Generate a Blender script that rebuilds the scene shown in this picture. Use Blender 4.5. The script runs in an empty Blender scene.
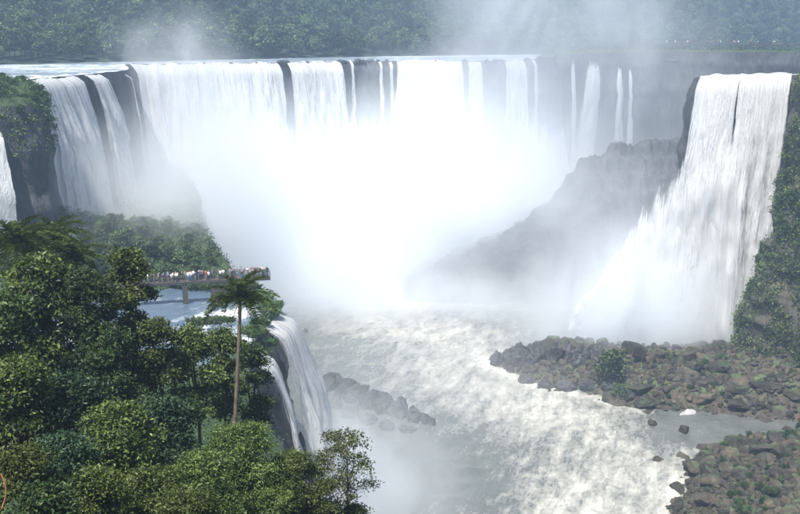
import bpy, bmesh, math, random
import numpy as np
from mathutils import Vector, Matrix, Euler

random.seed(7)
RNG = np.random.default_rng(7)
scene = bpy.context.scene
COL = scene.collection

# ------------------------------------------------------------------ camera
CAM = (0.0, 0.0, 86.0)
PITCH = math.radians(12.35)
cam_data = bpy.data.cameras.new("camera")
cam_data.sensor_fit = 'HORIZONTAL'
cam_data.sensor_width = 36.0
cam_data.lens = 45.0
cam_data.clip_start = 0.5
cam_data.clip_end = 6000.0
cam = bpy.data.objects.new("camera", cam_data)
cam.location = CAM
cam.rotation_euler = (math.pi / 2 - PITCH, 0, 0)
COL.objects.link(cam)
scene.camera = cam

# ------------------------------------------------------------------ light
SUN = Vector((-0.28, -0.56, 1.10)).normalized()
world = bpy.data.worlds.new("World")
scene.world = world
world.use_nodes = True
wn = world.node_tree
wn.nodes.clear()
wo = wn.nodes.new("ShaderNodeOutputWorld")
wb = wn.nodes.new("ShaderNodeBackground")
ws = wn.nodes.new("ShaderNodeTexSky")
ws.sky_type = 'NISHITA'
ws.sun_disc = False
ws.sun_elevation = math.asin(SUN.z)
ws.sun_rotation = math.atan2(SUN.x, SUN.y)
ws.air_density = 1.0
ws.dust_density = 1.5
wb.inputs["Strength"].default_value = 0.08
wn.links.new(ws.outputs["Color"], wb.inputs["Color"])
wn.links.new(wb.outputs["Background"], wo.inputs["Surface"])
sun_data = bpy.data.lights.new("sun", 'SUN')
sun_data.energy = 5.0
sun_data.angle = math.radians(0.53)
sun_data.color = (1.0, 0.955, 0.875)
sun = bpy.data.objects.new("sun", sun_data)
sun.rotation_euler = SUN.to_track_quat('Z', 'Y').to_euler()
sun.location = (-60, -40, 160)
COL.objects.link(sun)

# ------------------------------------------------------------------ render
vs = scene.view_settings
vs.view_transform = 'Standard'
vs.look = 'None'
vs.exposure = 1.0
vs.gamma = 1.0
vs.use_curve_mapping = False
scene.render.engine = 'CYCLES'
cy = scene.cycles
cy.max_bounces = 14
cy.diffuse_bounces = 2
cy.glossy_bounces = 3
cy.transmission_bounces = 4
cy.volume_bounces = 12
cy.transparent_max_bounces = 24
cy.use_denoising = True
cy.denoiser = 'OPENIMAGEDENOISE'
cy.volume_step_rate = 1.0
cy.volume_max_steps = 256
cy.sample_clamp_indirect = 6.0
cy.use_adaptive_sampling = True
cy.adaptive_threshold = 0.02

# ================================================================== helpers
def tag(o, label=None, cat=None, group=None, kind=None):
    if label: o["label"] = label
    if cat: o["category"] = cat
    if group: o["group"] = group
    if kind: o["kind"] = kind
    return o

def empty(name, loc=(0, 0, 0), rz=0.0, s=1.0):
    o = bpy.data.objects.new(name, None)
    o.location = loc
    o.rotation_euler = (0, 0, rz)
    o.scale = (s, s, s)
    o.empty_display_size = 0.5
    COL.objects.link(o)
    return o

def mesh_np(name, verts, faces, smooth=True, uv=None, attrs=None):
    """verts (n,3); faces (m,k) int array with k = 3 or 4."""
    verts = np.ascontiguousarray(verts, dtype=np.float32)
    faces = np.ascontiguousarray(faces, dtype=np.int32)
    me = bpy.data.meshes.new(name)
    k = faces.shape[1]
    m = len(faces)
    me.vertices.add(len(verts))
    me.vertices.foreach_set("co", verts.ravel())
    me.loops.add(m * k)
    me.loops.foreach_set("vertex_index", faces.ravel())
    me.polygons.add(m)
    me.polygons.foreach_set("loop_start", np.arange(0, m * k, k, dtype=np.int32))
    try:
        me.polygons.foreach_set("loop_total", np.full(m, k, dtype=np.int32))
    except Exception:
        pass
    me.polygons.foreach_set("use_smooth", np.full(m, smooth, dtype=bool))
    if uv is not None:
        l = me.uv_layers.new(name="UVMap")
        l.data.foreach_set("uv", np.ascontiguousarray(uv[faces.ravel()], dtype=np.float32).ravel())
    if attrs:
        for an, av in attrs.items():
            a = me.attributes.new(an, 'FLOAT', 'POINT')
            a.data.foreach_set("value", np.ascontiguousarray(av, dtype=np.float32))
    me.update(calc_edges=True)
    me.validate()
    return me

def obj(name, me, material=None, parent=None):
    o = bpy.data.objects.new(name, me)
    if material is not None and me is not None and len(me.materials) == 0:
        me.materials.append(material)
    if parent is not None:
        o.parent = parent
    COL.objects.link(o)
    return o

def grid_faces(nu, nv):
    i = np.arange(nu - 1)[:, None] * nv + np.arange(nv - 1)[None, :]
    i = i.ravel()
    return np.stack([i, i + nv, i + nv + 1, i + 1], axis=1)

def _hash(ix, iy, iz, seed):
    h = (ix.astype(np.int64) * 374761393 + iy.astype(np.int64) * 668265263 + iz.astype(np.int64) * 2147483647 + seed * 1274126177) & 0xFFFFFFFF
    h = ((h ^ (h >> 13)) * 1274126177) & 0xFFFFFFFF
    h = ((h ^ (h >> 16)) * 2246822519) & 0xFFFFFFFF
    h = h ^ (h >> 15)
    return (h & 0xFFFFFF).astype(np.float64) / 0xFFFFFF

def vnoise(p, seed=0):
    """value noise in 0..1, p (n,3)"""
    f = np.floor(p)
    t = p - f
    t = t * t * t * (t * (t * 6 - 15) + 10)
    i = f.astype(np.int64)
    r = 0
    for dx in (0, 1):
        wx = t[:, 0] if dx else 1 - t[:, 0]
        for dy in (0, 1):
            wy = t[:, 1] if dy else 1 - t[:, 1]
            for dz in (0, 1):
                wz = t[:, 2] if dz else 1 - t[:, 2]
                r = r + wx * wy * wz * _hash(i[:, 0] + dx, i[:, 1] + dy, i[:, 2] + dz, seed)
    return r

def fbm(p, octaves=4, seed=0, gain=0.5, lac=2.03):
    a, s, n = 1.0, 0.0, 0.0
    p = np.asarray(p, dtype=np.float64)
    for k in range(octaves):
        s = s + a * vnoise(p, seed + k * 17)
        n += a
        a *= gain
        p = p * lac + 3.7
    return s / n

def ridged(p, octaves=4, seed=0):
    a, s, n = 1.0, 0.0, 0.0
    for k in range(octaves):
        s = s + a * (1 - np.abs(2 * vnoise(p, seed + k * 13) - 1))
        n += a
        a *= 0.5
        p = p * 2.1 + 1.3
    return s / n

def sstep(a, b, x):
    t = np.clip((x - a) / (b - a), 0, 1)
    return t * t * (3 - 2 * t)

def resample(path, n):
    """smooth resampling (Catmull-Rom, then even arc length) of an (m,d) polyline"""
    P = np.asarray(path, dtype=np.float64)
    Q = np.vstack([2 * P[0] - P[1], P, 2 * P[-1] - P[-2]])
    out = []
    for i in range(len(P) - 1):
        p0, p1, p2, p3 = Q[i], Q[i + 1], Q[i + 2], Q[i + 3]
        t = np.linspace(0, 1, 24, endpoint=False)[:, None]
        out.append(0.5 * (2 * p1 + (p2 - p0) * t + (2 * p0 - 5 * p1 + 4 * p2 - p3) * t ** 2 + (3 * p1 - p0 - 3 * p2 + p3) * t ** 3))
    out.append(P[-1:])
    D = np.vstack(out)
    s = np.concatenate([[0], np.cumsum(np.linalg.norm(np.diff(D[:, :2], axis=0), axis=1))])
    si = np.linspace(0, s[-1], n)
    R = np.stack([np.interp(si, s, D[:, k]) for k in range(D.shape[1])], axis=1)
    return R, si

def plan_normals(P):
    """right-hand normal of the walking direction, in plan"""
    d = np.gradient(P[:, :2], axis=0)
    d /= np.linalg.norm(d, axis=1)[:, None] + 1e-9
    n = np.stack([d[:, 1], -d[:, 0]], axis=1)
    k = 5
    for _ in range(2):
        npad = np.pad(n, ((k, k), (0, 0)), mode='edge')
        n = np.stack([np.convolve(npad[:, j], np.ones(2 * k + 1) / (2 * k + 1), 'valid') for j in (0, 1)], axis=1)
    n /= np.linalg.norm(n, axis=1)[:, None] + 1e-9
    return n

def poly_sd(x, y, poly):
    """signed distance to a polygon, positive inside"""
    poly = np.asarray(poly, dtype=np.float64)
    d = np.full(x.shape, 1e9)
    inside = np.zeros(x.shape, dtype=bool)
    m = len(poly)
    for i in range(m):
        ax, ay = poly[i]
        bx, by = poly[(i + 1) % m]
        ex, ey = bx - ax, by - ay
        t = np.clip(((x - ax) * ex + (y - ay) * ey) / (ex * ex + ey * ey + 1e-12), 0, 1)
        d = np.minimum(d, np.hypot(x - ax - t * ex, y - ay - t * ey))
        c = ((ay > y) != (by > y)) & (x < (bx - ax) * (y - ay) / (by - ay + 1e-12) + ax)
        inside ^= c
    return np.where(inside, d, -d)

def line_dist(x, y, pts):
    pts = np.asarray(pts, dtype=np.float64)
    d = np.full(x.shape, 1e9)
    for (ax, ay), (bx, by) in zip(pts[:-1], pts[1:]):
        ex, ey = bx - ax, by - ay
        t = np.clip(((x - ax) * ex + (y - ay) * ey) / (ex * ex + ey * ey), 0, 1)
        d = np.minimum(d, np.hypot(x - ax - t * ex, y - ay - t * ey))
    return d

def tube(pts, radii, sides=6):
    """verts, quads of a tapered tube along pts (n,3)"""
    pts = np.asarray(pts, dtype=np.float64)
    n = len(pts)
    d = np.gradient(pts, axis=0)
    d /= np.linalg.norm(d, axis=1)[:, None] + 1e-9
    ref = np.where(np.abs(d[:, 2:3]) > 0.9, np.array([[1.0, 0, 0]]), np.array([[0, 0, 1.0]]))
    a = np.cross(d, ref)
    a /= np.linalg.norm(a, axis=1)[:, None] + 1e-9
    b = np.cross(d, a)
    th = np.linspace(0, 2 * np.pi, sides, endpoint=False)
    r = np.asarray(radii, dtype=np.float64)[:, None, None]
    v = pts[:, None, :] + r * (np.cos(th)[None, :, None] * a[:, None, :] + np.sin(th)[None, :, None] * b[:, None, :])
    v = v.reshape(-1, 3)
    f = []
    for i in range(n - 1):
        for k in range(sides):
            k2 = (k + 1) % sides
            f.append((i * sides + k, i * sides + k2, (i + 1) * sides + k2, (i + 1) * sides + k))
    return v, np.array(f, dtype=np.int32)

def join(parts):
    V, F, o = [], [], 0
    for v, f in parts:
        V.append(v)
        F.append(f + o)
        o += len(v)
    return np.vstack(V), np.vstack(F)

def box(x0, x1, y0, y1, z0, z1):
    v = np.array([(x, y, z) for x in (x0, x1) for y in (y0, y1) for z in (z0, z1)], dtype=np.float64)
    f = np.array([(0, 1, 3, 2), (4, 6, 7, 5), (0, 4, 5, 1), (2, 3, 7, 6), (0, 2, 6, 4), (1, 5, 7, 3)])
    return v, f

def bar(p, q, w, h=None):
    """rectangular bar from p to q"""
    h = h or w
    p, q = Vector(p), Vector(q)
    d = (q - p).normalized()
    up = Vector((0, 0, 1)) if abs(d.z) < 0.95 else Vector((1, 0, 0))
    s = d.cross(up).normalized() * (w / 2)
    u = s.cross(d).normalized() * (h / 2)
    v = [e + a * s + b * u for e in (p, q) for a in (-1, 1) for b in (-1, 1)]
    f = np.array([(0, 1, 3, 2), (4, 6, 7, 5), (0, 4, 5, 1), (2, 3, 7, 6), (0, 2, 6, 4), (1, 5, 7, 3)])
    return np.array([tuple(x) for x in v]), f

# ================================================================== materials
class NT:
    def __init__(self, name):
        self.m = bpy.data.materials.new(name)
        self.m.use_nodes = True
        self.t = self.m.node_tree
        self.t.nodes.clear()
        self.out = self.t.nodes.new("ShaderNodeOutputMaterial")
    def n(self, kind, **kw):
        nd = self.t.nodes.new(kind)
        for k, v in kw.items():
            if k.startswith("i_"):
                nd.inputs[k[2:].replace("_", " ")].default_value = v
            else:
                setattr(nd, k, v)
        return nd
    def l(self, a, b):
        self.t.links.new(a, b)
    def noise(self, scale, detail=4, vec=None, rough=0.55, dist=0.0):
        nd = self.n("ShaderNodeTexNoise")
        nd.inputs["Scale"].default_value = scale
        nd.inputs["Detail"].default_value = detail
        nd.inputs["Roughness"].default_value = rough
        nd.inputs["Distortion"].default_value = dist
        if vec is not None: self.l(vec, nd.inputs["Vector"])
        return nd.outputs["Fac"]
    def ramp(self, fac, stops):
        nd = self.n("ShaderNodeValToRGB")
        cr = nd.color_ramp
        while len(cr.elements) < len(stops): cr.elements.new(0.5)
        for e, (p, c) in zip(cr.elements, stops):
            e.position = p
            e.color = (c, c, c, 1) if isinstance(c, (int, float)) else (*c, 1)
        self.l(fac, nd.inputs["Fac"])
        return nd.outputs["Color"]
    def math(self, op, a, b=None, c=None, clamp=False):
        nd = self.n("ShaderNodeMath", operation=op, use_clamp=clamp)
        for i, x in enumerate((a, b, c)):
            if x is None: continue
            if isinstance(x, (int, float)): nd.inputs[i].default_value = x
            else: self.l(x, nd.inputs[i])
        return nd.outputs[0]
    def mix(self, fac, a, b, blend='MIX'):
        nd = self.n("ShaderNodeMix", data_type='RGBA', blend_type=blend)
        for s, x in ((nd.inputs[0], fac), (nd.inputs[6], a), (nd.inputs[7], b)):
            if isinstance(x, (int, float)): s.default_value = x
            elif isinstance(x, tuple): s.default_value = (*x, 1)
            else: self.l(x, s)
        return nd.outputs[2]
    def coord(self, which="Object"):
        return self.n("ShaderNodeTexCoord").outputs[which]
    def pos(self):
        return self.n("ShaderNodeNewGeometry").outputs["Position"]
    def mapping(self, vec, scale=(1, 1, 1), loc=(0, 0, 0)):
        nd = self.n("ShaderNodeMapping")
        nd.inputs["Scale"].default_value = scale
        nd.inputs["Location"].default_value = loc
        self.l(vec, nd.inputs["Vector"])
        return nd.outputs["Vector"]
    def attr(self, name):
        return self.n("ShaderNodeAttribute", attribute_name=name).outputs["Fac"]
    def bump(self, h, strength=0.5, dist=0.3):
        nd = self.n("ShaderNodeBump")
        nd.inputs["Strength"].default_value = strength
        nd.inputs["Distance"].default_value = dist
        self.l(h, nd.inputs["Height"])
        return nd.outputs["Normal"]
    def principled(self, color, rough=0.8, normal=None, spec=0.3):
        p = self.n("ShaderNodeBsdfPrincipled")
        if isinstance(color, tuple): p.inputs["Base Color"].default_value = (*color, 1)
        else: self.l(color, p.inputs["Base Color"])
        if isinstance(rough, (int, float)): p.inputs["Roughness"].default_value = rough
        else: self.l(rough, p.inputs["Roughness"])
        p.inputs["Specular IOR Level"].default_value = spec
        if normal is not None: self.l(normal, p.inputs["Normal"])
        return p.outputs[0]
    def surf(self, s):
        self.l(s, self.out.inputs["Surface"])
        return self.m

def rock_material(name, dark, mid, light, moss=None, moss_amt=0.5, vstretch=0.35, use_pos=True, scale=1.0, rough=0.75, red=None, vary=False):
    t = NT(name)
    P = t.pos() if use_pos else t.coord("Object")
    pv = t.mapping(P, (1, 1, vstretch))
    n1 = t.noise(0.12 * scale, 6, pv, 0.6)
    n2 = t.noise(0.9 * scale, 6, pv, 0.65)
    c = t.ramp(n1, [(0.3, dark), (0.5, mid), (0.72, light)])
    c2 = t.ramp(n2, [(0.25, 0.45), (0.5, 0.9), (0.75, 1.35)])
    c = t.mix(1.0, c, c2, 'MULTIPLY')
    if red is not None:
        n4 = t.noise(0.35 * scale, 4, P, 0.6)
        c = t.mix(t.ramp(n4, [(0.52, 0.0), (0.66, 0.8)]), c, red)
    if moss is not None:
        g = t.n("ShaderNodeNewGeometry")
        sp = t.n("ShaderNodeSeparateXYZ")
        t.l(g.outputs["Normal"], sp.inputs[0])
        n3 = t.noise(0.25 * scale, 5, P, 0.6)
        k = t.math('ADD', t.math('MULTIPLY', sp.outputs["Z"], 0.45), n3)
        f = t.ramp(k, [(0.95 - moss_amt, 0.0), (1.15 - moss_amt, 1.0)])
        mossv = t.mix(n2, tuple(x * 0.6 for x in moss), tuple(min(1, x * 1.5) for x in moss))
        c = t.mix(f, c, mossv)
    oi = t.n("ShaderNodeObjectInfo").outputs["Random"]
    c = t.mix(1.0, c, t.ramp(oi, [(0.0, (0.55, 0.56, 0.6)), (0.5, (0.95, 0.94, 0.93)), (1.0, (1.45, 1.32, 1.22))]), 'MULTIPLY') if vary else c
    b = t.bump(t.math('ADD', n2, t.math('MULTIPLY', t.noise(4 * scale, 4, pv), 0.4)), 0.9, 0.5 / scale)
    return t.surf(t.principled(c, rough, b, 0.35))

def leaf_material(name, dark, mid, light, transl=0.2, var=0.3, gloss=0.012, leaf_k=0.72):
    t = NT(name)
    a = t.attr("tint")
    oi = t.n("ShaderNodeObjectInfo").outputs["Random"]
    dark, mid, light = [tuple(x * leaf_k * g_ for x in c_) for c_, g_ in ((dark, 0.6), (mid, 0.95), (light, 1.3))]
    c = t.ramp(a, [(0.0, dark), (0.5, mid), (1.0, light)])
    hv = t.n("ShaderNodeHueSaturation")
    t.l(t.math('ADD', t.math('MULTIPLY', oi, 0.03), 0.488), hv.inputs["Hue"])
    t.l(t.math('ADD', t.math('MULTIPLY', oi, 2 * var), 1.0 - var), hv.inputs["Value"])
    hv.inputs["Saturation"].default_value = 0.95
    t.l(c, hv.inputs["Color"])
    d = t.n("ShaderNodeBsdfDiffuse")
    t.l(hv.outputs[0], d.inputs["Color"])
    tr = t.n("ShaderNodeBsdfTranslucent")
    t.l(t.mix(1.0, hv.outputs[0], (1.25, 1.3, 0.6), 'MULTIPLY'), tr.inputs["Color"])
    m1 = t.n("ShaderNodeMixShader")
    m1.inputs[0].default_value = transl
    t.l(d.outputs[0], m1.inputs[1]); t.l(tr.outputs[0], m1.inputs[2])
    gl = t.n("ShaderNodeBsdfGlossy")
    gl.inputs["Roughness"].default_value = 0.42
    gl.inputs["Color"].default_value = (0.9, 0.95, 1, 1)
    m2 = t.n("ShaderNodeMixShader")
    m2.inputs[0].default_value = gloss
    t.l(m1.outputs[0], m2.inputs[1]); t.l(gl.outputs[0], m2.inputs[2])
    return t.surf(m2.outputs[0])

def bark_material(name, c1, c2, scale=3.0):
    t = NT(name)
    P = t.mapping(t.coord("Object"), (1, 1, 0.25))
    n = t.noise(scale, 5, P, 0.6)
    c = t.ramp(n, [(0.3, c1), (0.7, c2)])
    return t.surf(t.principled(c, 0.9, t.bump(n, 0.6, 0.05), 0.2))

def flat_material(name, c, rough=0.8, scale=6.0):
    t = NT(name)
    n = t.noise(scale, 3, t.coord("Object"))
    cc = t.mix(n, tuple(x * 0.75 for x in c), tuple(min(1, x * 1.2) for x in c))
    return t.surf(t.principled(cc, rough, None, 0.3))

def fall_material(name, cover=0.62, edge=0.16, tint=(0.86, 0.89, 0.92), fine=1.0, top=0.0, lo=0.62, topr=0.35, vk=1.0):
    """falling white water: streaks stretched along the drop, holes where it breaks up. UV: u in metres along the lip, v in metres down;
    attributes: side 0..1 across the sheet, fall 0..1 down it"""
    t = NT(name)
    uv = t.n("ShaderNodeUVMap").outputs[0]
    s1 = t.noise(1.0, 5, t.mapping(uv, (0.42 * fine, 0.035 * vk, 1)), 0.62, 0.25)
    s2 = t.noise(1.0, 5, t.mapping(uv, (1.7 * fine, 0.16 * vk, 1), (3, 7, 0)), 0.65, 0.3)
    s3 = t.noise(1.0, 4, t.mapping(uv, (2.2 * fine, 0.9 * vk, 1), (9, 1, 0)), 0.6)
    k = t.math('ADD', t.math('MULTIPLY', s1, 0.6), t.math('ADD', t.math('MULTIPLY', s2, 0.32), t.math('MULTIPLY', s3, 0.12)))
    side = t.attr("side")
    e = t.math('MINIMUM', side, t.math('SUBTRACT', 1.0, side))
    ef = t.n("ShaderNodeMapRange", interpolation_type='SMOOTHSTEP')
    ef.inputs["From Min"].default_value = 0.0; ef.inputs["From Max"].default_value = edge
    ef.inputs["To Min"].default_value = -0.42; ef.inputs["To Max"].default_value = 0.0
    t.l(e, ef.inputs["Value"])
    k2 = t.math('ADD', k, ef.outputs[0])
    if top:
        tf = t.n("ShaderNodeMapRange")
        tf.inputs["From Min"].default_value = 0.0; tf.inputs["From Max"].default_value = topr
        tf.inputs["To Min"].default_value = -top; tf.inputs["To Max"].default_value = 0.0
        t.l(t.attr("fall"), tf.inputs["Value"])
        k2 = t.math('ADD', k2, tf.outputs[0])
    am = t.n("ShaderNodeMapRange", interpolation_type='SMOOTHSTEP')
    th = 1.0 - cover
    am.inputs["From Min"].default_value = th - 0.07; am.inputs["From Max"].default_value = th + 0.09
    t.l(k2, am.inputs["Value"])
    col = t.mix(s2, tuple(x * lo for x in tint), tuple(min(0.97, x * 1.25) for x in tint))
    bmp = t.bump(t.math('ADD', s2, t.math('MULTIPLY', s1, 1.2)), 0.7, 0.8)
    d = t.n("ShaderNodeBsdfDiffuse")
    t.l(col, d.inputs["Color"]); t.l(bmp, d.inputs["Normal"])
    tr = t.n("ShaderNodeBsdfTranslucent")
    t.l(col, tr.inputs["Color"])
    m = t.n("ShaderNodeMixShader"); m.inputs[0].default_value = 0.45
    t.l(d.outputs[0], m.inputs[1]); t.l(tr.outputs[0], m.inputs[2])
    tp = t.n("ShaderNodeBsdfTransparent")
    m2 = t.n("ShaderNodeMixShader")
    t.l(am.outputs[0], m2.inputs[0])
    t.l(tp.outputs[0], m2.inputs[1]); t.l(m.outputs[0], m2.inputs[2])
    return t.surf(m2.outputs[0])

def river_material(name, deep, shallow, foam_col, s=1.0, rough=0.25):
    """moving water with foam: attribute foam 0..1 is where the current breaks"""
    t = NT(name)
    P = t.pos()
    rt = t.n("ShaderNodeMapping")
    rt.inputs["Rotation"].default_value = (0, 0, 0.32)
    t.l(P, rt.inputs["Vector"])
    FL = rt.outputs["Vector"]
    n1 = t.noise(0.34 * s, 7, t.mapping(FL, (1, 0.30, 1)), 0.66, 0.35)
    n2 = t.noise(1.5 * s, 5, t.mapping(FL, (1, 0.45, 1)), 0.68, 0.3)
    f = t.attr("foam")
    k = t.math('ADD', f, t.math('MULTIPLY', t.math('SUBTRACT', t.math('ADD', t.math('MULTIPLY', n1, 0.6), t.math('MULTIPLY', n2, 0.4)), 0.5), 2.2))
    fm = t.ramp(k, [(0.26, 0.0), (0.50, 0.30), (0.76, 0.62), (1.0, 1.0)])
    wcol = t.mix(n1, deep, shallow)
    col = t.mix(fm, wcol, foam_col)
    ro = t.math('ADD', t.math('MULTIPLY', fm, 0.6), rough)
    b = t.bump(t.math('ADD', n2, n1), 0.5, 0.35 / s)
    return t.surf(t.principled(col, ro, b, 0.5))

M = {}
M['basalt'] = rock_material("basalt", (0.034, 0.037, 0.042), (0.062, 0.066, 0.07), (0.11, 0.112, 0.112), moss=(0.055, 0.085, 0.03), moss_amt=-0.05)
M['basalt_green'] = rock_material("basalt_green", (0.03, 0.032, 0.03), (0.075, 0.07, 0.055), (0.14, 0.115, 0.085), moss=(0.06, 0.105, 0.035), moss_amt=0.12)
M['wet_basalt'] = rock_material("wet_basalt", (0.03, 0.03, 0.034), (0.055, 0.055, 0.058), (0.10, 0.10, 0.10), moss=(0.05, 0.07, 0.03), moss_amt=0.05, vstretch=1.0, rough=0.5)
M['rubble'] = rock_material("rubble", (0.026, 0.024, 0.017), (0.054, 0.048, 0.034), (0.105, 0.09, 0.064), moss=(0.07, 0.10, 0.045), moss_amt=0.10, vstretch=1.0, scale=1.4, red=(0.11, 0.072, 0.06))
M['boulder'] = rock_material("boulder_stone", (0.025, 0.023, 0.017), (0.052, 0.047, 0.034), (0.112, 0.098, 0.07), moss=(0.06, 0.09, 0.04), moss_amt=-0.02, vstretch=1.0, scale=1.6, vary=True)
M['soil'] = rock_material("soil", (0.03, 0.028, 0.018), (0.05, 0.045, 0.028), (0.08, 0.065, 0.04), moss=(0.035, 0.06, 0.02), moss_amt=0.55, vstretch=1.0)
M['hill'] = rock_material("hill_floor", (0.015, 0.025, 0.014), (0.025, 0.04, 0.02), (0.035, 0.055, 0.025), vstretch=1.0)
M['river'] = river_material("river_water", (0.068, 0.078, 0.072), (0.145, 0.15, 0.135), (0.60, 0.575, 0.51))
M['upper_river'] = river_material("upper_river_water", (0.10, 0.14, 0.17), (0.20, 0.24, 0.26), (0.82, 0.84, 0.86), 0.8, 0.3)
M['pool'] = river_material("pool_water", (0.05, 0.08, 0.12), (0.10, 0.14, 0.19), (0.84, 0.86, 0.88), 1.6, 0.3)
M['fall_main'] = fall_material("falling_water_curtain", cover=0.63, edge=0.04, fine=0.8)
M['fall_main2'] = fall_material("falling_water_veil", cover=0.54, edge=0.10, fine=1.2)
M['fall_thin'] = fall_material("falling_water_thread", cover=0.60, edge=0.42, fine=1.6)
M['fall_right'] = fall_material("falling_water_right", cover=0.69, edge=0.14, fine=0.9, lo=0.78, vk=1.7)
M['fall_emerge'] = fall_material("falling_water_emerging", cover=0.68, edge=0.34, fine=1.2, top=0.32, topr=0.16)
M['fall_near'] = fall_material("falling_water_near", cover=0.60, edge=0.30, fine=2.6, tint=(0.90, 0.92, 0.94), lo=0.72, vk=2.6)
M['fall_apron'] = fall_material("falling_water_apron", cover=0.66, edge=0.10, fine=1.0, top=0.5)
M['leaf_a'] = leaf_material("leaf_deep_green", (0.018, 0.042, 0.014), (0.045, 0.085, 0.025), (0.10, 0.15, 0.045))
M['leaf_b'] = leaf_material("leaf_mid_green", (0.028, 0.055, 0.013), (0.075, 0.11, 0.025), (0.155, 0.185, 0.048))
M['leaf_c'] = leaf_material("leaf_olive", (0.036, 0.06, 0.014), (0.085, 0.125, 0.028), (0.155, 0.19, 0.055))
M['leaf_d'] = leaf_material("leaf_blue_green", (0.018, 0.05, 0.026), (0.04, 0.09, 0.045), (0.09, 0.15, 0.07))
M['leaf_far'] = leaf_material("leaf_far_forest", (0.025, 0.048, 0.022), (0.055, 0.085, 0.035), (0.10, 0.13, 0.055), transl=0.12, var=0.55, gloss=0.0, leaf_k=1.1)
M['leaf_palm'] = leaf_material("leaf_palm", (0.03, 0.055, 0.018), (0.07, 0.11, 0.035), (0.14, 0.18, 0.06), transl=0.3)
M['leaf_grass'] = leaf_material("leaf_grass", (0.03, 0.06, 0.015), (0.065, 0.115, 0.03), (0.12, 0.17, 0.05))
M['bark'] = bark_material("bark_brown", (0.035, 0.028, 0.02), (0.10, 0.08, 0.06))
M['bark_palm'] = bark_material("bark_palm", (0.07, 0.058, 0.045), (0.20, 0.165, 0.125), 5.0)
M['vine'] = flat_material("vine_bark", (0.30, 0.13, 0.07))
M['steel'] = flat_material("walkway_steel", (0.06, 0.055, 0.055), 0.6, 2.0)
M['timber'] = flat_material("walkway_timber", (0.10, 0.08, 0.07), 0.8, 2.0)
M['concrete'] = flat_material("walkway_concrete", (0.06, 0.055, 0.052), 0.85, 1.0)

# ================================================================== terrain
Z_UP = 77.0

# rim of the canyon, walked so that the gorge lies on the right hand
LIP = [(-170, 180, 78), (-118, 184, 76.5), (-92, 187.5, 74.5), (-78, 190.5, 73.5), (-70.8, 197, 73.5), (-73, 206, 75.5), (-79.5, 216, 76.8), (-82.5, 228, 77), (-81, 242, 77), (-79.8, 256, 77), (-79, 270, 77),
       (-79, 293, 77), (-86, 322, 77), (-95.5, 356, 77), (-84, 364, 77), (-62, 377, 77), (-42, 389, 77), (-24, 400, 77), (2, 408, 77),
       (28, 410, 77), (50, 413, 77.5), (66, 420, 79), (84, 425, 80), (104, 426, 80.5), (124, 421, 80.5), (150, 405, 80.5), (200, 385, 80), (260, 372, 80)]
LIPR, LIPS = resample(LIP, 760)
LIPN = plan_normals(LIPR)

def wall(name, P, N, zbot, nv, mat, seed, flare=6.0, amp=(3.0, 1.6), lean=None, zstep=11.0, smooth=True, crag=0.0):
    nu = len(P)
    v = np.linspace(0, 1, nv)
    X = np.repeat(P[:, 0:1], nv, 1); Y = np.repeat(P[:, 1:2], nv, 1)
    zt = P[:, 2:3]
    zb = zbot if isinstance(zbot, (int, float)) else np.asarray(zbot)[:, None]
    Z = zt + (zb - zt) * v[None, :]
    q = np.stack([X.ravel(), Y.ravel(), Z.ravel()], 1)
    col = ridged(q * np.array([0.16, 0.16, 0.03]), 4, seed)        # upright columns
    big = fbm(q * np.array([0.035, 0.035, 0.05]), 4, seed + 5)
    bench = np.abs(((Z.ravel() + 3 * fbm(q * 0.05, 2, seed + 9)) / zstep) % 1.0 - 0.5) * 2
    off = amp[0] * (big - 0.5) * 2 + amp[1] * (col - 0.5) * 2 + (bench ** 3) * 0.7 * (0.3 + 1.4 * fbm(q * 0.03, 2, seed + 11)) + 0.9 * (fbm(q * 0.6, 3, seed + 3) - 0.5)
    off = off + crag * (ridged(q * np.array([0.16, 0.16, 0.22]), 5, seed + 31) - 0.5) * 2
    off = off.reshape(nu, nv)
    off = off * sstep(0, 0.06, v)[None, :] + flare * (v[None, :] ** 1.6)
    X = X + N[:, 0:1] * off
    Y = Y + N[:, 1:2] * off
    if lean is not None:
        X = X + lean[0] * v[None, :] ** 1.3
        Y = Y + lean[1] * v[None, :] ** 1.3
    Vt = np.stack([X.ravel(), Y.ravel(), Z.ravel()], 1)
    o = obj(name, mesh_np(name, Vt, grid_faces(nu, nv), smooth), mat)
    tag(o, kind="structure")
    return o

wall("canyon_cliff", LIPR, LIPN, -2.0, 60, M['basalt'], 3, flare=7.0, amp=(2.0, 1.4))

# upper river: from the rim back to the far bank
FARB = [(-230, 230), (-215, 250), (-205, 265), (-195, 280), (-180, 300), (-165, 322), (-150, 338), (-138, 350), (-128, 362), (-118, 375), (-105, 395), (-92, 412), (-70, 440),
        (-46, 472), (-20, 500), (10, 530), (50, 560), (90, 585), (130, 610), (180, 640), (240, 670), (330, 700), (420, 730)]
FARPT = [(-260, 180), (-258, 190), (-254, 205), (-250, 215), (-246, 225), (-240, 235), (-230, 248), (-222, 258), (-212, 270), (-200, 285), (-188, 300), (-165, 322), (-145, 345), (-128, 366),
         (-112, 388), (-92, 412), (-70, 440), (-46, 472), (-10, 510), (30, 545), (70, 572), (100, 590), (130, 610), (160, 625), (200, 650), (250, 675), (330, 705), (420, 735)]
assert len(FARPT) == len(LIP)
ctrl = [LIPS[np.argmin(np.hypot(LIPR[:, 0] - p[0], LIPR[:, 1] - p[1]))] for p in LIP]
FR = np.stack([np.interp(LIPS, ctrl, [p[k] for p in FARPT]) for k in (0, 1)], 1)
nw = 40
w = np.linspace(0, 1, nw) ** 1.5
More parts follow.
